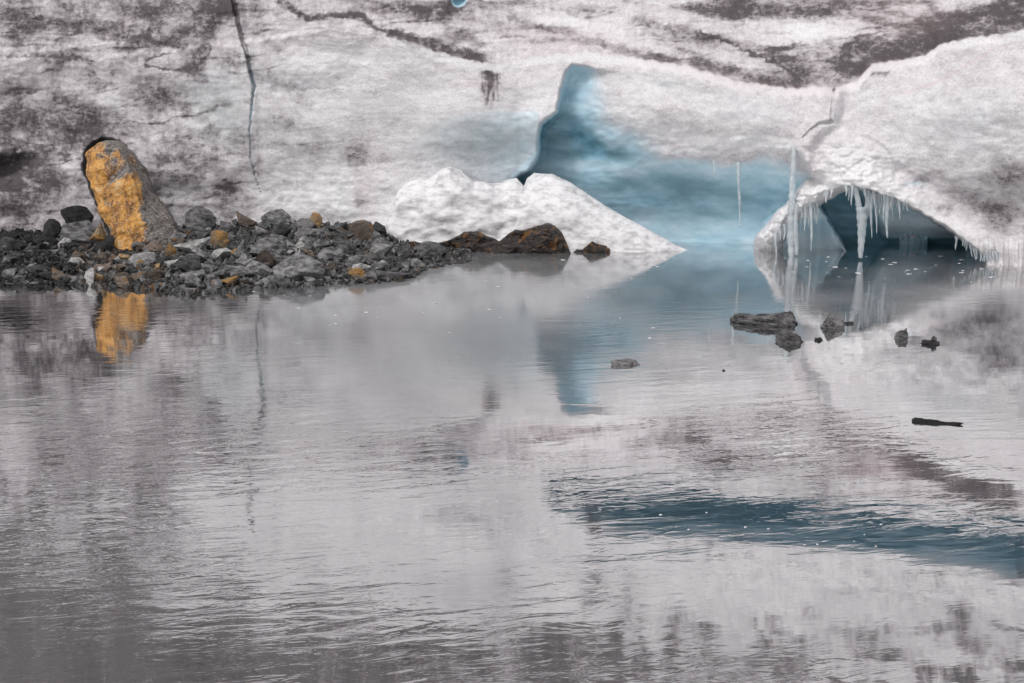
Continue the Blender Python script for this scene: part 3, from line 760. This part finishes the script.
# hand-placed stones: px, bottom py, width, height, kind, tilt, label
HAND = [
 (78, 226, 34, 20, 'dark', -8, 'black angular block wedged against the left side of the orange boulder'),
 (84, 245, 42, 22, 'grey', -24, 'flat grey slab tilted up under the black block beside the orange boulder'),
 (97, 241, 20, 15, 'ochre', -20, 'squarish orange faced stone leaning left of the big boulder'),
 (103, 252, 20, 16, 'dark', 0, 'dark rounded stone tucked in at the left foot of the orange boulder'),
 (52, 238, 22, 18, 'dark', 10, 'dark stone at the left end of the blocks beside the orange boulder'),
 (65, 246, 14, 8, 'light', 20, 'small pale wedge stone left of the tilted grey slab'),
 (91, 254, 10, 8, 'grey', 0, 'small round grey stone below the orange faced stone'),
 (160, 222, 14, 14, 'brown', 10, 'small rusty stone sitting behind the right shoulder of the orange boulder'),
 (200, 232, 34, 24, 'grey', 12, 'large dark grey angular stone against the ice right of the orange boulder'),
 (198, 222, 18, 12, 'grey', 0, 'rounded dark stone on top of the pile right of the orange boulder'),
 (192, 254, 38, 18, 'light', 6, 'flat pale grey slab in the rubble right of the orange boulder'),
 (172, 258, 12, 14, 'ochre', 20, 'small upright orange stone at the left tip of the pale slab'),
 (220, 248, 22, 18, 'ochre', -28, 'yellowish brown angular stone between the pale slab and the grey stones'),
 (178, 244, 20, 12, 'grey', -10, 'grey stone between the orange boulder and the pale slab'),
 (247, 227, 22, 15, 'brown', 0, 'pointed brown stone standing against the ice on top of the rubble'),
 (230, 236, 20, 14, 'grey', 10, 'grey blue stone left of the pointed brown stone'),
 (277, 228, 32, 18, 'grey', 8, 'wide dark grey stone on top of the rubble right of the pointed brown stone'),
 (281, 238, 22, 16, 'grey', -6, 'ball shaped grey stone in front of the wide dark grey stone'),
 (262, 234, 14, 8, 'light', 0, 'thin pale plate lying left of the ball shaped grey stone'),
 (303, 229, 22, 10, 'light', -18, 'pinkish pale slab leaning against the ice on top of the rubble'),
 (316, 228, 14, 15, 'ochre', 0, 'blocky orange brown stone beside the pinkish slab on top of the rubble'),
 (306, 239, 22, 12, 'light', 6, 'light grey pyramid stone just below the pinkish slab'),
 (335, 232, 26, 10, 'grey', 2, 'flat bluish grey slab on top of the rubble against the ice'),
 (346, 237, 14, 8, 'ochre', 10, 'small orange stone by the big leaning slab'),
 (361, 241, 28, 20, 'brown', -22, 'big leaning brown grey slab at the right end of the rubble crest'),
 (378, 236, 16, 14, 'dark', 10, 'dark stone directly behind the big leaning slab'),
 (238, 262, 26, 18, 'grey', -25, 'tilted dark grey block in the middle of the rubble'),
 (263, 256, 28, 18, 'grey', -5, 'bluish grey angular stone in the middle of the rubble'),
 (266, 268, 18, 18, 'brown', 15, 'pinkish brown stone below the bluish grey angular stone'),
 (237, 257, 14, 8, 'ochre', -10, 'cream yellow stone left of the tilted dark grey block'),
 (246, 268, 22, 12, 'grey', 8, 'smooth dark grey stone in the lower middle of the rubble'),
 (200, 266, 24, 13, 'grey', -6, 'grey wedge stone under the pale slab'),
 (188, 272, 28, 16, 'grey', 14, 'rough grey stone low in the rubble below the pale slab'),
 (240, 278, 30, 13, 'light', 8, 'pale grey stone at the water edge below the middle rubble'),
 (228, 286, 22, 11, 'ochre', 5, 'orange brown flat stone at the water edge'),
 (248, 287, 16, 7, 'brown', 0, 'rusty chip at the water edge right of the orange brown flat stone'),
 (272, 286, 16, 10, 'light', 0, 'small pale stone at the water edge left of the largest low block'),
 (300, 281, 52, 26, 'grey', 4, 'largest low grey block at the water edge of the rubble'),
 (318, 279, 24, 20, 'grey', 24, 'grey wedge leaning on the right end of the largest low block'),
 (287, 268, 30, 14, 'light', -12, 'pale grey stone resting on the left top of the largest low block'),
 (357, 280, 18, 12, 'ochre', 0, 'bright rust orange stone at the water edge'),
 (361, 271, 22, 8, 'light', 4, 'flat pale stone lying above the bright rust orange stone'),
 (388, 281, 46, 12, 'grain', 5, 'long low grey slab at the right tip of the rubble by the water'),
 (374, 265, 14, 12, 'light', -4, 'small whitish block near the right tip of the rubble'),
 (383, 270, 10, 9, 'light', 0, 'tiny pale block beside the small whitish block'),
 (378, 248, 12, 9, 'light', 8, 'small pale grey stone under the dark crest stone'),
 (390, 252, 16, 12, 'grey', 0, 'rounded grey stone just right of the crest slab'),
 (404, 254, 14, 9, 'grey', 0, 'low grey stone between the rubble and the rounded twin stones'),
 (430, 258, 32, 15, 'grey', 0, 'wide rounded grey stone at the left end of the dark rocks'),
 (413, 262, 18, 8, 'dark', 0, 'low dark stone at the water edge right of the rubble tip'),
 (62, 281, 22, 12, 'brown', -5, 'brownish grey stone at the water edge left of the orange boulder'),
 (88, 284, 14, 15, 'light', 8, 'pale upright stone at the water edge below the orange boulder'),
 (122, 284, 20, 11, 'brown', 0, 'brown flat stone at the water edge in front of the orange boulder'),
 (146, 280, 30, 9, 'brown', 0, 'wide flat rusty slab at the water edge in front of the orange boulder'),
 (104, 274, 18, 10, 'brown', 10, 'brown stone in the gravel in front of the orange boulder'),
 (140, 266, 30, 12, 'light', 0, 'pale broken stone directly in front of the orange boulder'),
 (8, 250, 20, 12, 'grey', 0, 'rounded grey stone at the far left edge of the rubble'),
 (166, 265, 18, 10, 'grey', 5, 'grey stone at the right foot of the orange boulder'),
 (214, 258, 14, 9, 'dark', 0, 'dark stone beneath the yellowish brown angular stone'),
 (330, 262, 26, 14, 'grey', -14, 'slanted grey stone in the right half of the rubble'),
 (345, 255, 20, 13, 'grey', 20, 'tilted dark grey plate under the big leaning slab'),
 (322, 250, 18, 12, 'grey', 0, 'grey stone in the middle of the right rubble'),
 (295, 252, 20, 10, 'grey', -10, 'low grey stone beneath the light grey pyramid stone'),
]
for i, (px, pyb, wp, hp, kd, tl, lb) in enumerate(HAND):
    place_rock(px, pyb, wp, hp, kd, lb, name='stone', seed=i * 7 + 3, tilt=tl, sink=0.14, depth=0.75, Y=28.6 if 'squarish' in lb else None)

# dark rocks between the rubble and the snow wedge
DARKROW = [
 (447, 260, 30, 13, 'grain', 0, 'low grey stone at the left end of the dark ledge', 30.0),
 (462, 263, 24, 7, 'grain', 0, 'flat wet stone at the water under the left hump of the dark ledge', 29.6),
 (579, 257, 22, 8, 'dark', -8, 'black flat stone between the dark ledge and the last rusty rock', 29.9),
 (595, 257, 31, 15, 'darkrust', 0, 'last small rusty rock right of the dark ledge', 29.8),
 (492, 262, 26, 7, 'grain', 0, 'low wet stone at the water in front of the middle of the dark ledge', 29.5),
]
for i, (px, pyb, wp, hp, kd, tl, lb, Y) in enumerate(DARKROW):
    place_rock(px, pyb, wp, hp, kd, lb, name='rock', cat='rock', seed=-(i + 1), tilt=tl, sink=0.22, depth=0.6, Y=Y, rz=rnd.uniform(-10, 10))

mound('rock_ledge', 'long low wet dark brown ledge with humps at the foot of the snow mounds',
      [(388, 252), (396, 244), (410, 241), (424, 243), (436, 243), (446, 241), (455, 237), (464, 232), (478, 231), (488, 236), (499, 241), (506, 236), (515, 230), (527, 229), (536, 226), (546, 223), (555, 225), (562, 233), (567, 243), (571, 254)],
      [(388, 256), (571, 258)], [(388, 30.1), (436, 29.95), (571, 29.75)], 0.75, 170, mat=RM['darkrust'], cat='rock ledge', rough=0.16, jit=2.5)
# rocks standing in the lake
LAKE = [
 (764, 326, 70, 17, 'grain', 2, 'longest low rock in the lake with a rusty right end'),
 (790, 343, 36, 14, 'grain', 10, 'pale topped rock in the lake just below the longest low rock'),
 (832, 329, 26, 20, 'grain', 0, 'jagged upright rock in the lake to the right of the longest rock'),
 (848, 324, 12, 4, 'dark', 0, 'low dark flake touching the right side of the jagged lake rock'),
 (819, 341, 11, 5, 'dark', 0, 'tiny black pebble in the lake right of the pale topped rock'),
 (901, 339, 17, 14, 'grain', 0, 'round grey stone alone in the lake'),
 (931, 345, 22, 6, 'dark', 0, 'flat dark stone with a small knob, farthest right in the lake'),
 (626, 366, 32, 8, 'grain', 0, 'flat grey rock awash in the middle of the lake'),
 (724, 371, 5, 3, 'dark', 0, 'tiny dark speck of stone in the middle of the lake'),
]
LK = []
for i, (px, pyb, wp, hp, kd, tl, lb) in enumerate(LAKE):
    Y = water_y(pyb)
    o = place_rock(px, pyb, wp, hp * 0.8, kd, lb, name='rock', cat='rock', seed=-(i + 2), tilt=tl, sink=0.45, depth=0.7, Y=Y, rz=rnd.uniform(-10, 10))
    o.location.z -= 0.01
    LK.append(o)
def rock_part(parent, name, px, py, wpx, hpx, kind, seed, label=None):
    Y = parent.location.y
    p = at(px, py, Y); s_ = Y / FPX
    o = bpy.data.objects.new(name, stone_mesh(seed, kind)); col.objects.link(o)
    bpy.context.view_layer.update()
    o.parent = parent; o.matrix_parent_inverse = parent.matrix_world.inverted()
    o.location = (p.x, Y, p.z); o.scale = (wpx * s_, wpx * s_, hpx * s_)
    if label: o['label'] = label
rock_part(LK[0], 'rusty_end', 790, 317, 11, 14, 'darkrust', -3, 'rusty brown right end of the rock')
rock_part(LK[6], 'knob', 934, 338.5, 6, 6, 'grain', -4)

# ---- scattered stones of the rubble, each its own object
ZONES = [(-60, 70, 'left of the orange boulder'), (70, 175, 'in front of the orange boulder'), (175, 290, 'right of the orange boulder'), (290, 425, 'towards the right tip of the bank')]
KW = {'grey': 'grey', 'light': 'pale grey', 'dark': 'blackish', 'brown': 'brown', 'ochre': 'orange brown'}
def top_py(px): return interp(px, [(-60, 232), (0, 233), (60, 236), (110, 250), (160, 236), (180, 222), (250, 222), (340, 224), (385, 236), (425, 250)])
n = 0
while n < 225:
    px = rnd.uniform(-45, 424)
    t = rnd.random() ** 0.8
    py = top_py(px) + 7 + (interp(px, SHORE) + 0 - top_py(px) - 7) * t
    u = rnd.random()
    if px < 75: kd = 'dark' if u < 0.55 else ('grey' if u < 0.93 else 'brown')
    elif px < 175: kd = 'brown' if u < 0.38 else ('light' if u < 0.55 else ('grey' if u < 0.9 else 'ochre'))
    else: kd = 'grey' if u < 0.66 else ('light' if u < 0.84 else ('brown' if u < 0.93 else ('ochre' if u < 0.96 else 'dark')))
    sz = rnd.choice((7, 8, 9, 10, 11, 13, 15, 18, 21, 26))
    zn = [z[2] for z in ZONES if z[0] <= px < z[1]][0]
    big = 'loose' if sz > 10 else 'small'
    lb = f'{big} {KW[kd]} stone in the rubble {zn}'
    place_rock(px, py, sz, sz * rnd.uniform(0.45, 0.8) * (0.65 if sz > 17 else 1), kd, lb, group=f'{big} {KW[kd]} stones {zn}', seed=rnd.randrange(900), tilt=rnd.uniform(-30, 30), sink=0.2, depth=rnd.uniform(0.6, 1.0), rz=rnd.uniform(0, 360))
    n += 1

# ---- gravel between them: one mass
def build_gravel():
    base = []
    for i in range(6):
        bm = bmesh.new(); r = random.Random(i)
        for j in range(9):
            v = Vector((r.gauss(0, 1), r.gauss(0, 1), r.gauss(0, 1))).normalized(); bm.verts.new(v * r.uniform(.8, 1))
        bmesh.ops.convex_hull(bm, input=bm.verts)
        for v in [v for v in bm.verts if not v.link_faces]: bm.verts.remove(v)
        bmesh.ops.triangulate(bm, faces=bm.faces)
        bm.verts.index_update()
        base.append((np.array([v.co[:] for v in bm.verts]), np.array([[v.index for v in f.verts] for f in bm.faces])))
        bm.free()
    V, F, Mi = [], [], []; off = 0
    r = random.Random(5)
    for i in range(7000):
        px = r.uniform(-60, 470); 
        tt = r.random()
        Yf = float(water_y(interp(px, SHORE))); Yb = float(min(wall_base_y(px), 31.0))
        Y = Yf - 0.15 + (Yb - Yf + 0.15) * tt
        a, _ = slopes(px, 260.0)
        z = float(bank_z(np.array([px]), np.array([Y]))[0])
        s = r.choice((0.025, 0.035, 0.045, 0.06, 0.085))
        if z < -0.05: continue
        v, f = base[r.randrange(6)]
        M = np.array(Euler((r.uniform(0, 6), r.uniform(0, 6), r.uniform(0, 6))).to_matrix())
        vv = (v * np.array([1.2, 0.9, 0.6])) @ M.T * s + np.array([a * Y, Y, z + s * 0.3])
        V.append(vv); F.append(f + off); off += len(v)
        u = r.random()
        if px < 75: k = 2 if u < .6 else 0
        elif px < 170: k = 3 if u < .4 else (1 if u < .6 else 0)
        else: k = 0 if u < .6 else (1 if u < .85 else (3 if u < .93 else 2))
        Mi += [k] * len(f)
    me = bpy.data.meshes.new('gravel')
    me.from_pydata(np.concatenate(V).tolist(), [], np.concatenate(F).tolist())
    me.polygons.foreach_set('material_index', Mi)
    o = mesh_obj('gravel', me, [RM['grey'], RM['light'], RM['dark'], RM['brown']])
    tag(o, 'loose dark gravel and chips filling the gaps between the stones', 'gravel', kind='stuff')
build_gravel()

# ------------------------------------------------------------------ the big orange boulder
def boulder_material():
    k = NT('orange_boulder_rock')
    och = k.attr('ochre').outputs['Fac']
    n1 = k.noise(3.2, 6, 0.65, rot=(0, R(35), 0), stretch=(1, 1, 0.6)); n2 = k.noise(22, 5, 0.65); n3 = k.noise(60, 3, 0.6)
    grey = k.mix(k.ramp(n2, 0.35, 0.65), (0.10, 0.088, 0.08), (0.33, 0.30, 0.275))
    n7 = k.noise(3.4, 7, 0.7, rot=(0, R(-30), 0), stretch=(1.4, 1, 0.7))
    orange = k.mix(k.ramp(n7, 0.36, 0.60), (0.17, 0.075, 0.03), (0.68, 0.33, 0.07))
    orange = k.mix(k.ramp(n7, 0.57, 0.70), orange, (0.62, 0.47, 0.27))
    orange = k.mix(k.ramp(n2, 0.52, 0.66, 0, 0.7), orange, (0.70, 0.52, 0.30))
    f = k.math('ADD', och, k.math('MULTIPLY', k.math('SUBTRACT', n1, 0.5), 2.6))
    f = k.math('ADD', f, k.math('MULTIPLY', k.math('SUBTRACT', n2, 0.5), 1.1))
    c = k.mix(k.ramp(f, 0.34, 0.70), grey, orange)
    c = k.mix(k.ramp(n3, 0.44, 0.32, 0, 0.6), c, (0.07, 0.05, 0.04))
    c = k.mix(k.ramp(n2, 0.40, 0.32, 0, 0.55), c, (0.05, 0.045, 0.045))
    k.l(c, k.b.inputs['Base Color']); k.b.inputs['Roughness'].default_value = 0.7
    h = k.math('ADD', k.math('MULTIPLY', n1, 0.6), k.math('MULTIPLY', n2, 0.4))
    k.l(k.bump(h, 0.10, 1.0), k.b.inputs['Normal'])
    return k.m
def build_boulder():
    # rows from the foot up: left edge, ridge between the two faces, right edge (photo units), depth of the front
    rowsd = [(262, 117, 152, 182, 28.9), (250, 113, 149, 177, 29.0), (238, 108, 146, 171, 29.1), (222, 101, 143, 164, 29.25), (208, 94, 140, 156, 29.4),
             (196, 91, 137, 148, 29.5), (186, 90, 135, 143, 29.55), (176, 85, 133, 138, 29.65), (165, 82, 129, 132, 29.7), (155, 83, 123, 126, 29.75), (148, 88, 117, 120, 29.82), (142, 97, 109, 113, 29.9)]
    pyr = np.array([r[0] for r in rowsd][::-1], float)
    g = lambda j, y: np.interp(y, pyr, np.array([r[j] for r in rowsd][::-1], float))
    nv, nu = 120, 150
    vy = np.linspace(262, 143, nv)
    V, A, F = [], [], []
    prof_u = np.linspace(0, 1, nu, endpoint=False)
    for y in vy:
        xl, xr_, xe, yf = g(1, y), g(2, y), g(3, y), g(4, y)
        sc_ = yf / FPX
        cap = 1 - 0.5 * sst(160, 143, np.array(y))
        # section corners, going round: left-front, ridge-front, right, right-back, left-back
        C = [(xl + 2, 0.10), (xl + 8, 0.0), (0.5 * (xl + xr_), -0.06), (xr_, -0.02), (xr_ + 0.55 * (xe - xr_), 0.22), (xe, 0.60), (xe - 3, 1.0 * cap), (xl + 6, 1.0 * cap), (xl, 0.5)]
        C = [((cx - 512), d * 0.95) for cx, d in C]
        L_ = [0]
        for i in range(len(C)):
            p, q = C[i], C[(i + 1) % len(C)]
            L_.append(L_[-1] + math.hypot((q[0] - p[0]) * sc_, q[1] - p[1]))
        L_ = np.array(L_) / L_[-1]
        cxs = np.interp(prof_u, L_, [c[0] for c in C] + [C[0][0]]); cds = np.interp(prof_u, L_, [c[1] for c in C] + [C[0][1]])
        for cx, d in zip(cxs, cds):
            Yv = yf + d
            p = at(512 + cx, y, yf)
            a = p.x / yf
            V.append((p.x + 0 * d, Yv, p.z)); 
            A.append((512 + cx, y, d))
    V = np.array(V); A = np.array(A)
    # roughen
    cen = V.reshape(nv, nu, 3).mean(1, keepdims=True).repeat(nu, 1).reshape(-1, 3)
    dirn = V - cen; dirn[:, 2] = 0; dirn /= np.linalg.norm(dirn, axis=1, keepdims=True) + 1e-6
    q = V[:, 0] + V[:, 2] * 0.6; r_ = V[:, 2] - V[:, 0] * 0.6
    dd = 0.12 * fbm(q / 0.6 + V[:, 1], r_ / 0.8 + V[:, 1], 3, 400) + 0.05 * fbm(q / 0.22 + 2 * V[:, 1], r_ / 0.20 + V[:, 1], 4, 401, 0.6)
    # notch across the upper third
    nd = seg_dist(A[:, 0], A[:, 1], [(88, 196), (100, 188), (112, 180), (128, 168)])
    dd -= 0.05 * (1 - sst(0, 7, nd)) * (0.6 + 0.6 * noise(q / 0.15, r_ / 0.15, 5))
    V = V + dirn * dd[:, None]
    me = bpy.data.meshes.new('boulder')
    idx = np.arange(nv * nu).reshape(nv, nu)
    q1 = idx[:-1]; q2 = idx[1:]
    F = np.stack([q1, np.roll(q1, -1, 1), np.roll(q2, -1, 1), q2], -1).reshape(-1, 4).tolist()
    # domed cap
    topv = V.reshape(nv, nu, 3)[-1]; c = topv.mean(0)
    vl = V.tolist(); ring = list(idx[-1]); al = A[:, 0] * 0
    n0 = len(vl); extra = []
    prev = ring
    for k_, (f, up) in enumerate(((0.72, 0.022), (0.4, 0.035))):
        cur = []
        for p in topv:
            pp = c + (p - c) * f; pp[2] += up; vl.append(pp.tolist()); cur.append(len(vl) - 1)
        for i in range(nu): F.append([prev[i], prev[(i + 1) % nu], cur[(i + 1) % nu], cur[i]])
        prev = cur
    vl.append([c[0], c[1], c[2] + 0.04]); ci = len(vl) - 1
    for i in range(nu): F.append([prev[i], prev[(i + 1) % nu], ci])
    me.from_pydata(vl, [], F)
    px, py, d = A[:, 0], A[:, 1], A[:, 2]
    ridge_x = np.interp(py, pyr, np.array([r[2] for r in rowsd][::-1], float))
    och = 0.84 * sst(6, -5, px - ridge_x - 1) * (d < 0.4)
    och -= 0.30 * blob(px, py, 112, 160, 20, 16, -30)
    och -= 0.25 * (1 - sst(1, 6, nd))
    och += 0.25 * blob(px, py, 124, 192, 14, 16) + 0.2 * blob(px, py, 126, 232, 16, 18)
    och -= 0.35 * blob(px, py, 106, 226, 5, 22, -14)
    at_ = me.attributes.new('ochre', 'FLOAT', 'POINT')
    vals = np.concatenate([och, np.full(len(vl) - len(och), 0.35)])
    at_.data.foreach_set('value', vals.astype(np.float32))
    me.polygons.foreach_set('use_smooth', [True] * len(me.polygons))
    o = mesh_obj('boulder', me, boulder_material())
    tag(o, 'tall orange streaked boulder leaning left against the ice on the rubble', 'boulder')
build_boulder()

# ------------------------------------------------------------------ icicles
def icicle_mesh(top, bot, r0, r1, seed, bulge=0):
    r = random.Random(seed)
    bm = bmesh.new(); n = 10; rings = []
    L_ = (top - bot).length; m = max(8, int(L_ / 0.05))
    lean = (r.uniform(-.02, .02), r.uniform(-.02, .02))
    for i in range(m + 1):
        t = i / m
        rad = (r0 * (1 - t) ** 0.75 + r1 * (t if r1 > 0.012 else 1)) if t < 1 else max(r1, 0.002)
        rad *= 1 + 0.22 * math.sin(t * L_ * 38 + seed) * 0.6 + r.uniform(-.1, .1)
        c = top.lerp(bot, t) + Vector((math.sin(t * 5 + seed) * 0.012, 0, 0)) - top
        rings.append([bm.verts.new((c.x + rad * math.cos(2 * math.pi * j / n) * (1.15), c.y + rad * math.sin(2 * math.pi * j / n), c.z)) for j in range(n)])
    for a, b in zip(rings[:-1], rings[1:]):
        for j in range(n): bm.faces.new((a[j], a[(j + 1) % n], b[(j + 1) % n], b[j]))
    bm.faces.new(rings[0]); bm.faces.new(rings[-1][::-1])
    bmesh.ops.recalc_face_normals(bm, faces=bm.faces)
    me = bpy.data.meshes.new('icicle'); bm.to_mesh(me); bm.free()
    for p in me.polygons: p.use_smooth = True
    return me
def icicle(px, py0, py1, wpx, Y, label, group=None, wend=0.0, seed=0, dx=0):
    top, bot = at(px, py0, Y), at(px + dx + rnd.uniform(-.6, .6), py1, Y)
    s = Y / FPX
    me = icicle_mesh(top, bot, wpx * s / 2, max(wend * s / 2, 0.004), seed)
    o = mesh_obj('icicle', me, ICICLE); o.location = top
    return tag(o, label, 'icicle', group)
icicle(793, 147, 207, 4.2, 29.45, 'thick icicle column hanging from the brow down to the left leg of the arch', wend=6, seed=1)
icicle(791, 203, 257, 6, 29.35, 'thicker left one of the two icicles from the arch leg to the water', wend=5.5, seed=2)
icicle(796.5, 204, 255, 4, 29.3, 'thinner right one of the two icicles from the arch leg to the water', wend=3, seed=3)
icicle(739, 162, 228, 3.2, 29.7, 'long thin icicle hanging alone in front of the blue hollow', seed=4)
icicle(714, 160, 176, 2, 29.7, 'short thin icicle under the brow left of the long thin one', seed=24)
icicle(855.5, 185, 224, 4.5, 28.80, 'slanting stem feeding the big icicle from the left, under the arch', wend=4.5, seed=5, dx=5)
icicle(861.5, 207, 258, 9.5, 28.75, 'biggest icicle, a thick spindle under the arch reaching down to the water', wend=3, seed=6)
icicle(868.5, 190, 232, 5.5, 28.82, 'thick icicle fused to the right side of the biggest one', wend=3, seed=7, dx=-4)
icicle(887.5, 192, 238, 5, 28.7, 'long pointed icicle hanging right of the biggest one under the arch', wend=1.2, seed=8)
icicle(871.5, 192, 238, 3.5, 28.8, 'straight thin icicle just right of the biggest one', seed=9)
icicle(876, 192, 234, 2.6, 28.8, 'very thin icicle between the biggest one and the long pointed one', seed=10)
icicle(811, 200, 251, 3.4, 29.35, 'long icicle under the left leg of the arch nearly touching the water', seed=11)
icicle(805, 204, 232, 3, 29.35, 'medium icicle under the left leg of the arch', seed=12)
icicle(956, 236, 250, 2.6, 28.4, 'short icicle alone under the right slope of the arch', seed=13)
def arch_edge(px): return interp(px, [(818, 204), (828, 192), (842, 187), (862, 188), (885, 195), (908, 205), (930, 217), (950, 230), (968, 243), (984, 256)])
small = [(846, 9), (849, 14), (852, 18), (854, 8), (868.5, 26), (874, 16), (879, 22), (881.5, 14), (884, 26), (891, 12), (893, 20), (896, 9), (899, 18), (903, 8), (831, 7), (826, 9), (907, 7), (865, 12)]
for i, (px, ln) in enumerate(small):
    icicle(px, arch_edge(px) - 3, arch_edge(px) + ln, rnd.uniform(1.8, 3), 28.75 + rnd.uniform(-.08, .1), 'small thin icicle in the fringe under the top of the arch', 'small icicles under the top of the arch', seed=30 + i)
for i, px in enumerate((776, 780, 784.5, 788, 801, 803.5, 808, 814, 817)):
    y0 = interp(px, [(770, 236), (782, 222), (803, 204), (822, 192)]) + 4
    icicle(px, y0, y0 + rnd.uniform(12, 28), rnd.uniform(2, 3.4), 29.4, 'small icicle in the row under the left leg of the arch', 'small icicles under the left leg of the arch', seed=60 + i)
for i in range(14):
    px = 962 + i * 2.6 + rnd.uniform(-.8, .8)
    y0 = float(arch_edge(min(px, 983))) - 4
    Y = float(wall_base_y(px)) - 0.32
    icicle(px, y0, min(y0 + rnd.uniform(8, 16), 262), rnd.uniform(2, 3.4), Y, 'small icicle in the curtain at the right foot of the arch', 'small icicles in the curtain at the right foot of the arch', seed=80 + i)

# ------------------------------------------------------------------ floating things
def floating_stick():
    p0, p1 = at(912, 421, water_y(421)), at(963, 425, water_y(425))
    bm = bmesh.new(); n = 9; rings = []; m = 16
    for i in range(m + 1):
        t = i / m
        rad = (0.026 - 0.012 * t) * (1 + 0.18 * math.sin(t * 17) + 0.12 * math.sin(t * 41)) * (0.5 if i in (0, m) else 1)
        c = (p1 - p0) * t + Vector((0, 0, 0.012 + 0.006 * math.sin(t * 7)))
        rings.append([bm.verts.new((c.x, c.y + rad * math.cos(2 * math.pi * j / n), c.z + rad * math.sin(2 * math.pi * j / n))) for j in range(n)])
    for a, b in zip(rings[:-1], rings[1:]):
        for j in range(n): bm.faces.new((a[j], a[(j + 1) % n], b[(j + 1) % n], b[j]))
    bm.faces.new(rings[0]); bm.faces.new(rings[-1])
    bmesh.ops.recalc_face_normals(bm, faces=bm.faces)
    me = bpy.data.meshes.new('driftwood_stick'); bm.to_mesh(me); bm.free()
    o = mesh_obj('driftwood_stick', me, RM['dark']); o.location = p0
    tag(o, 'thin dark stick floating on the lake below the round grey stone', 'stick')
floating_stick()

def chip_mesh(seed):
    r = random.Random(seed); bm = bmesh.new()
    for j in range(12):
        a = r.uniform(0, 6.28); q = r.uniform(.6, 1)
        bm.verts.new((math.cos(a) * q * .5, math.sin(a) * q * .5, r.choice((-.5, .5)) * r.uniform(.5, 1)))
    bmesh.ops.convex_hull(bm, input=bm.verts)
    for v in [v for v in bm.verts if not v.link_faces]: bm.verts.remove(v)
    me = bpy.data.meshes.new('ice_chip'); bm.to_mesh(me); bm.free(); me.materials.append(SNOW); return me
CH = [chip_mesh(i) for i in range(6)]
def chip(px, py, wpx, label, group):
    Y = water_y(py); s = Y / FPX
    p = at(px, py, Y)
    o = bpy.data.objects.new('ice_chip', rnd.choice(CH)); col.objects.link(o)
    o.scale = (wpx * s * 1.2, wpx * s * rnd.uniform(.5, 1.0), 0.006 + 0.001 * wpx); o.rotation_euler.z = rnd.uniform(-.4, .4)
    o.location = (p.x, p.y, 0.001)
    tag(o, label, 'ice chip', group)
for i in range(46):
    chip(rnd.uniform(770, 1010), 256 + 26 * rnd.random() ** 1.3 + 0, rnd.uniform(1.5, 7), 'white ice chip floating on the dark water off the ice arch', 'ice chips off the ice arch')
for i in range(18):
    px = rnd.uniform(550, 1020)
    chip(px, interp(px, [(540, 505), (800, 528), (1024, 558)]) + rnd.uniform(-16, 16), rnd.uniform(1, 3.2), 'white ice speck floating where the lake mirrors the dark blue crevasse', 'ice specks on the dark blue mirrored band')
for i in range(30):
    chip(rnd.uniform(210, 700), rnd.uniform(262, 340), rnd.uniform(1.5, 5), 'white ice fleck floating on the calm water below the rubble and dark rocks', 'ice flecks on the calm water')
chip(563, 260, 5, 'bright white ice lump floating at the foot of the tallest dark rock', None)
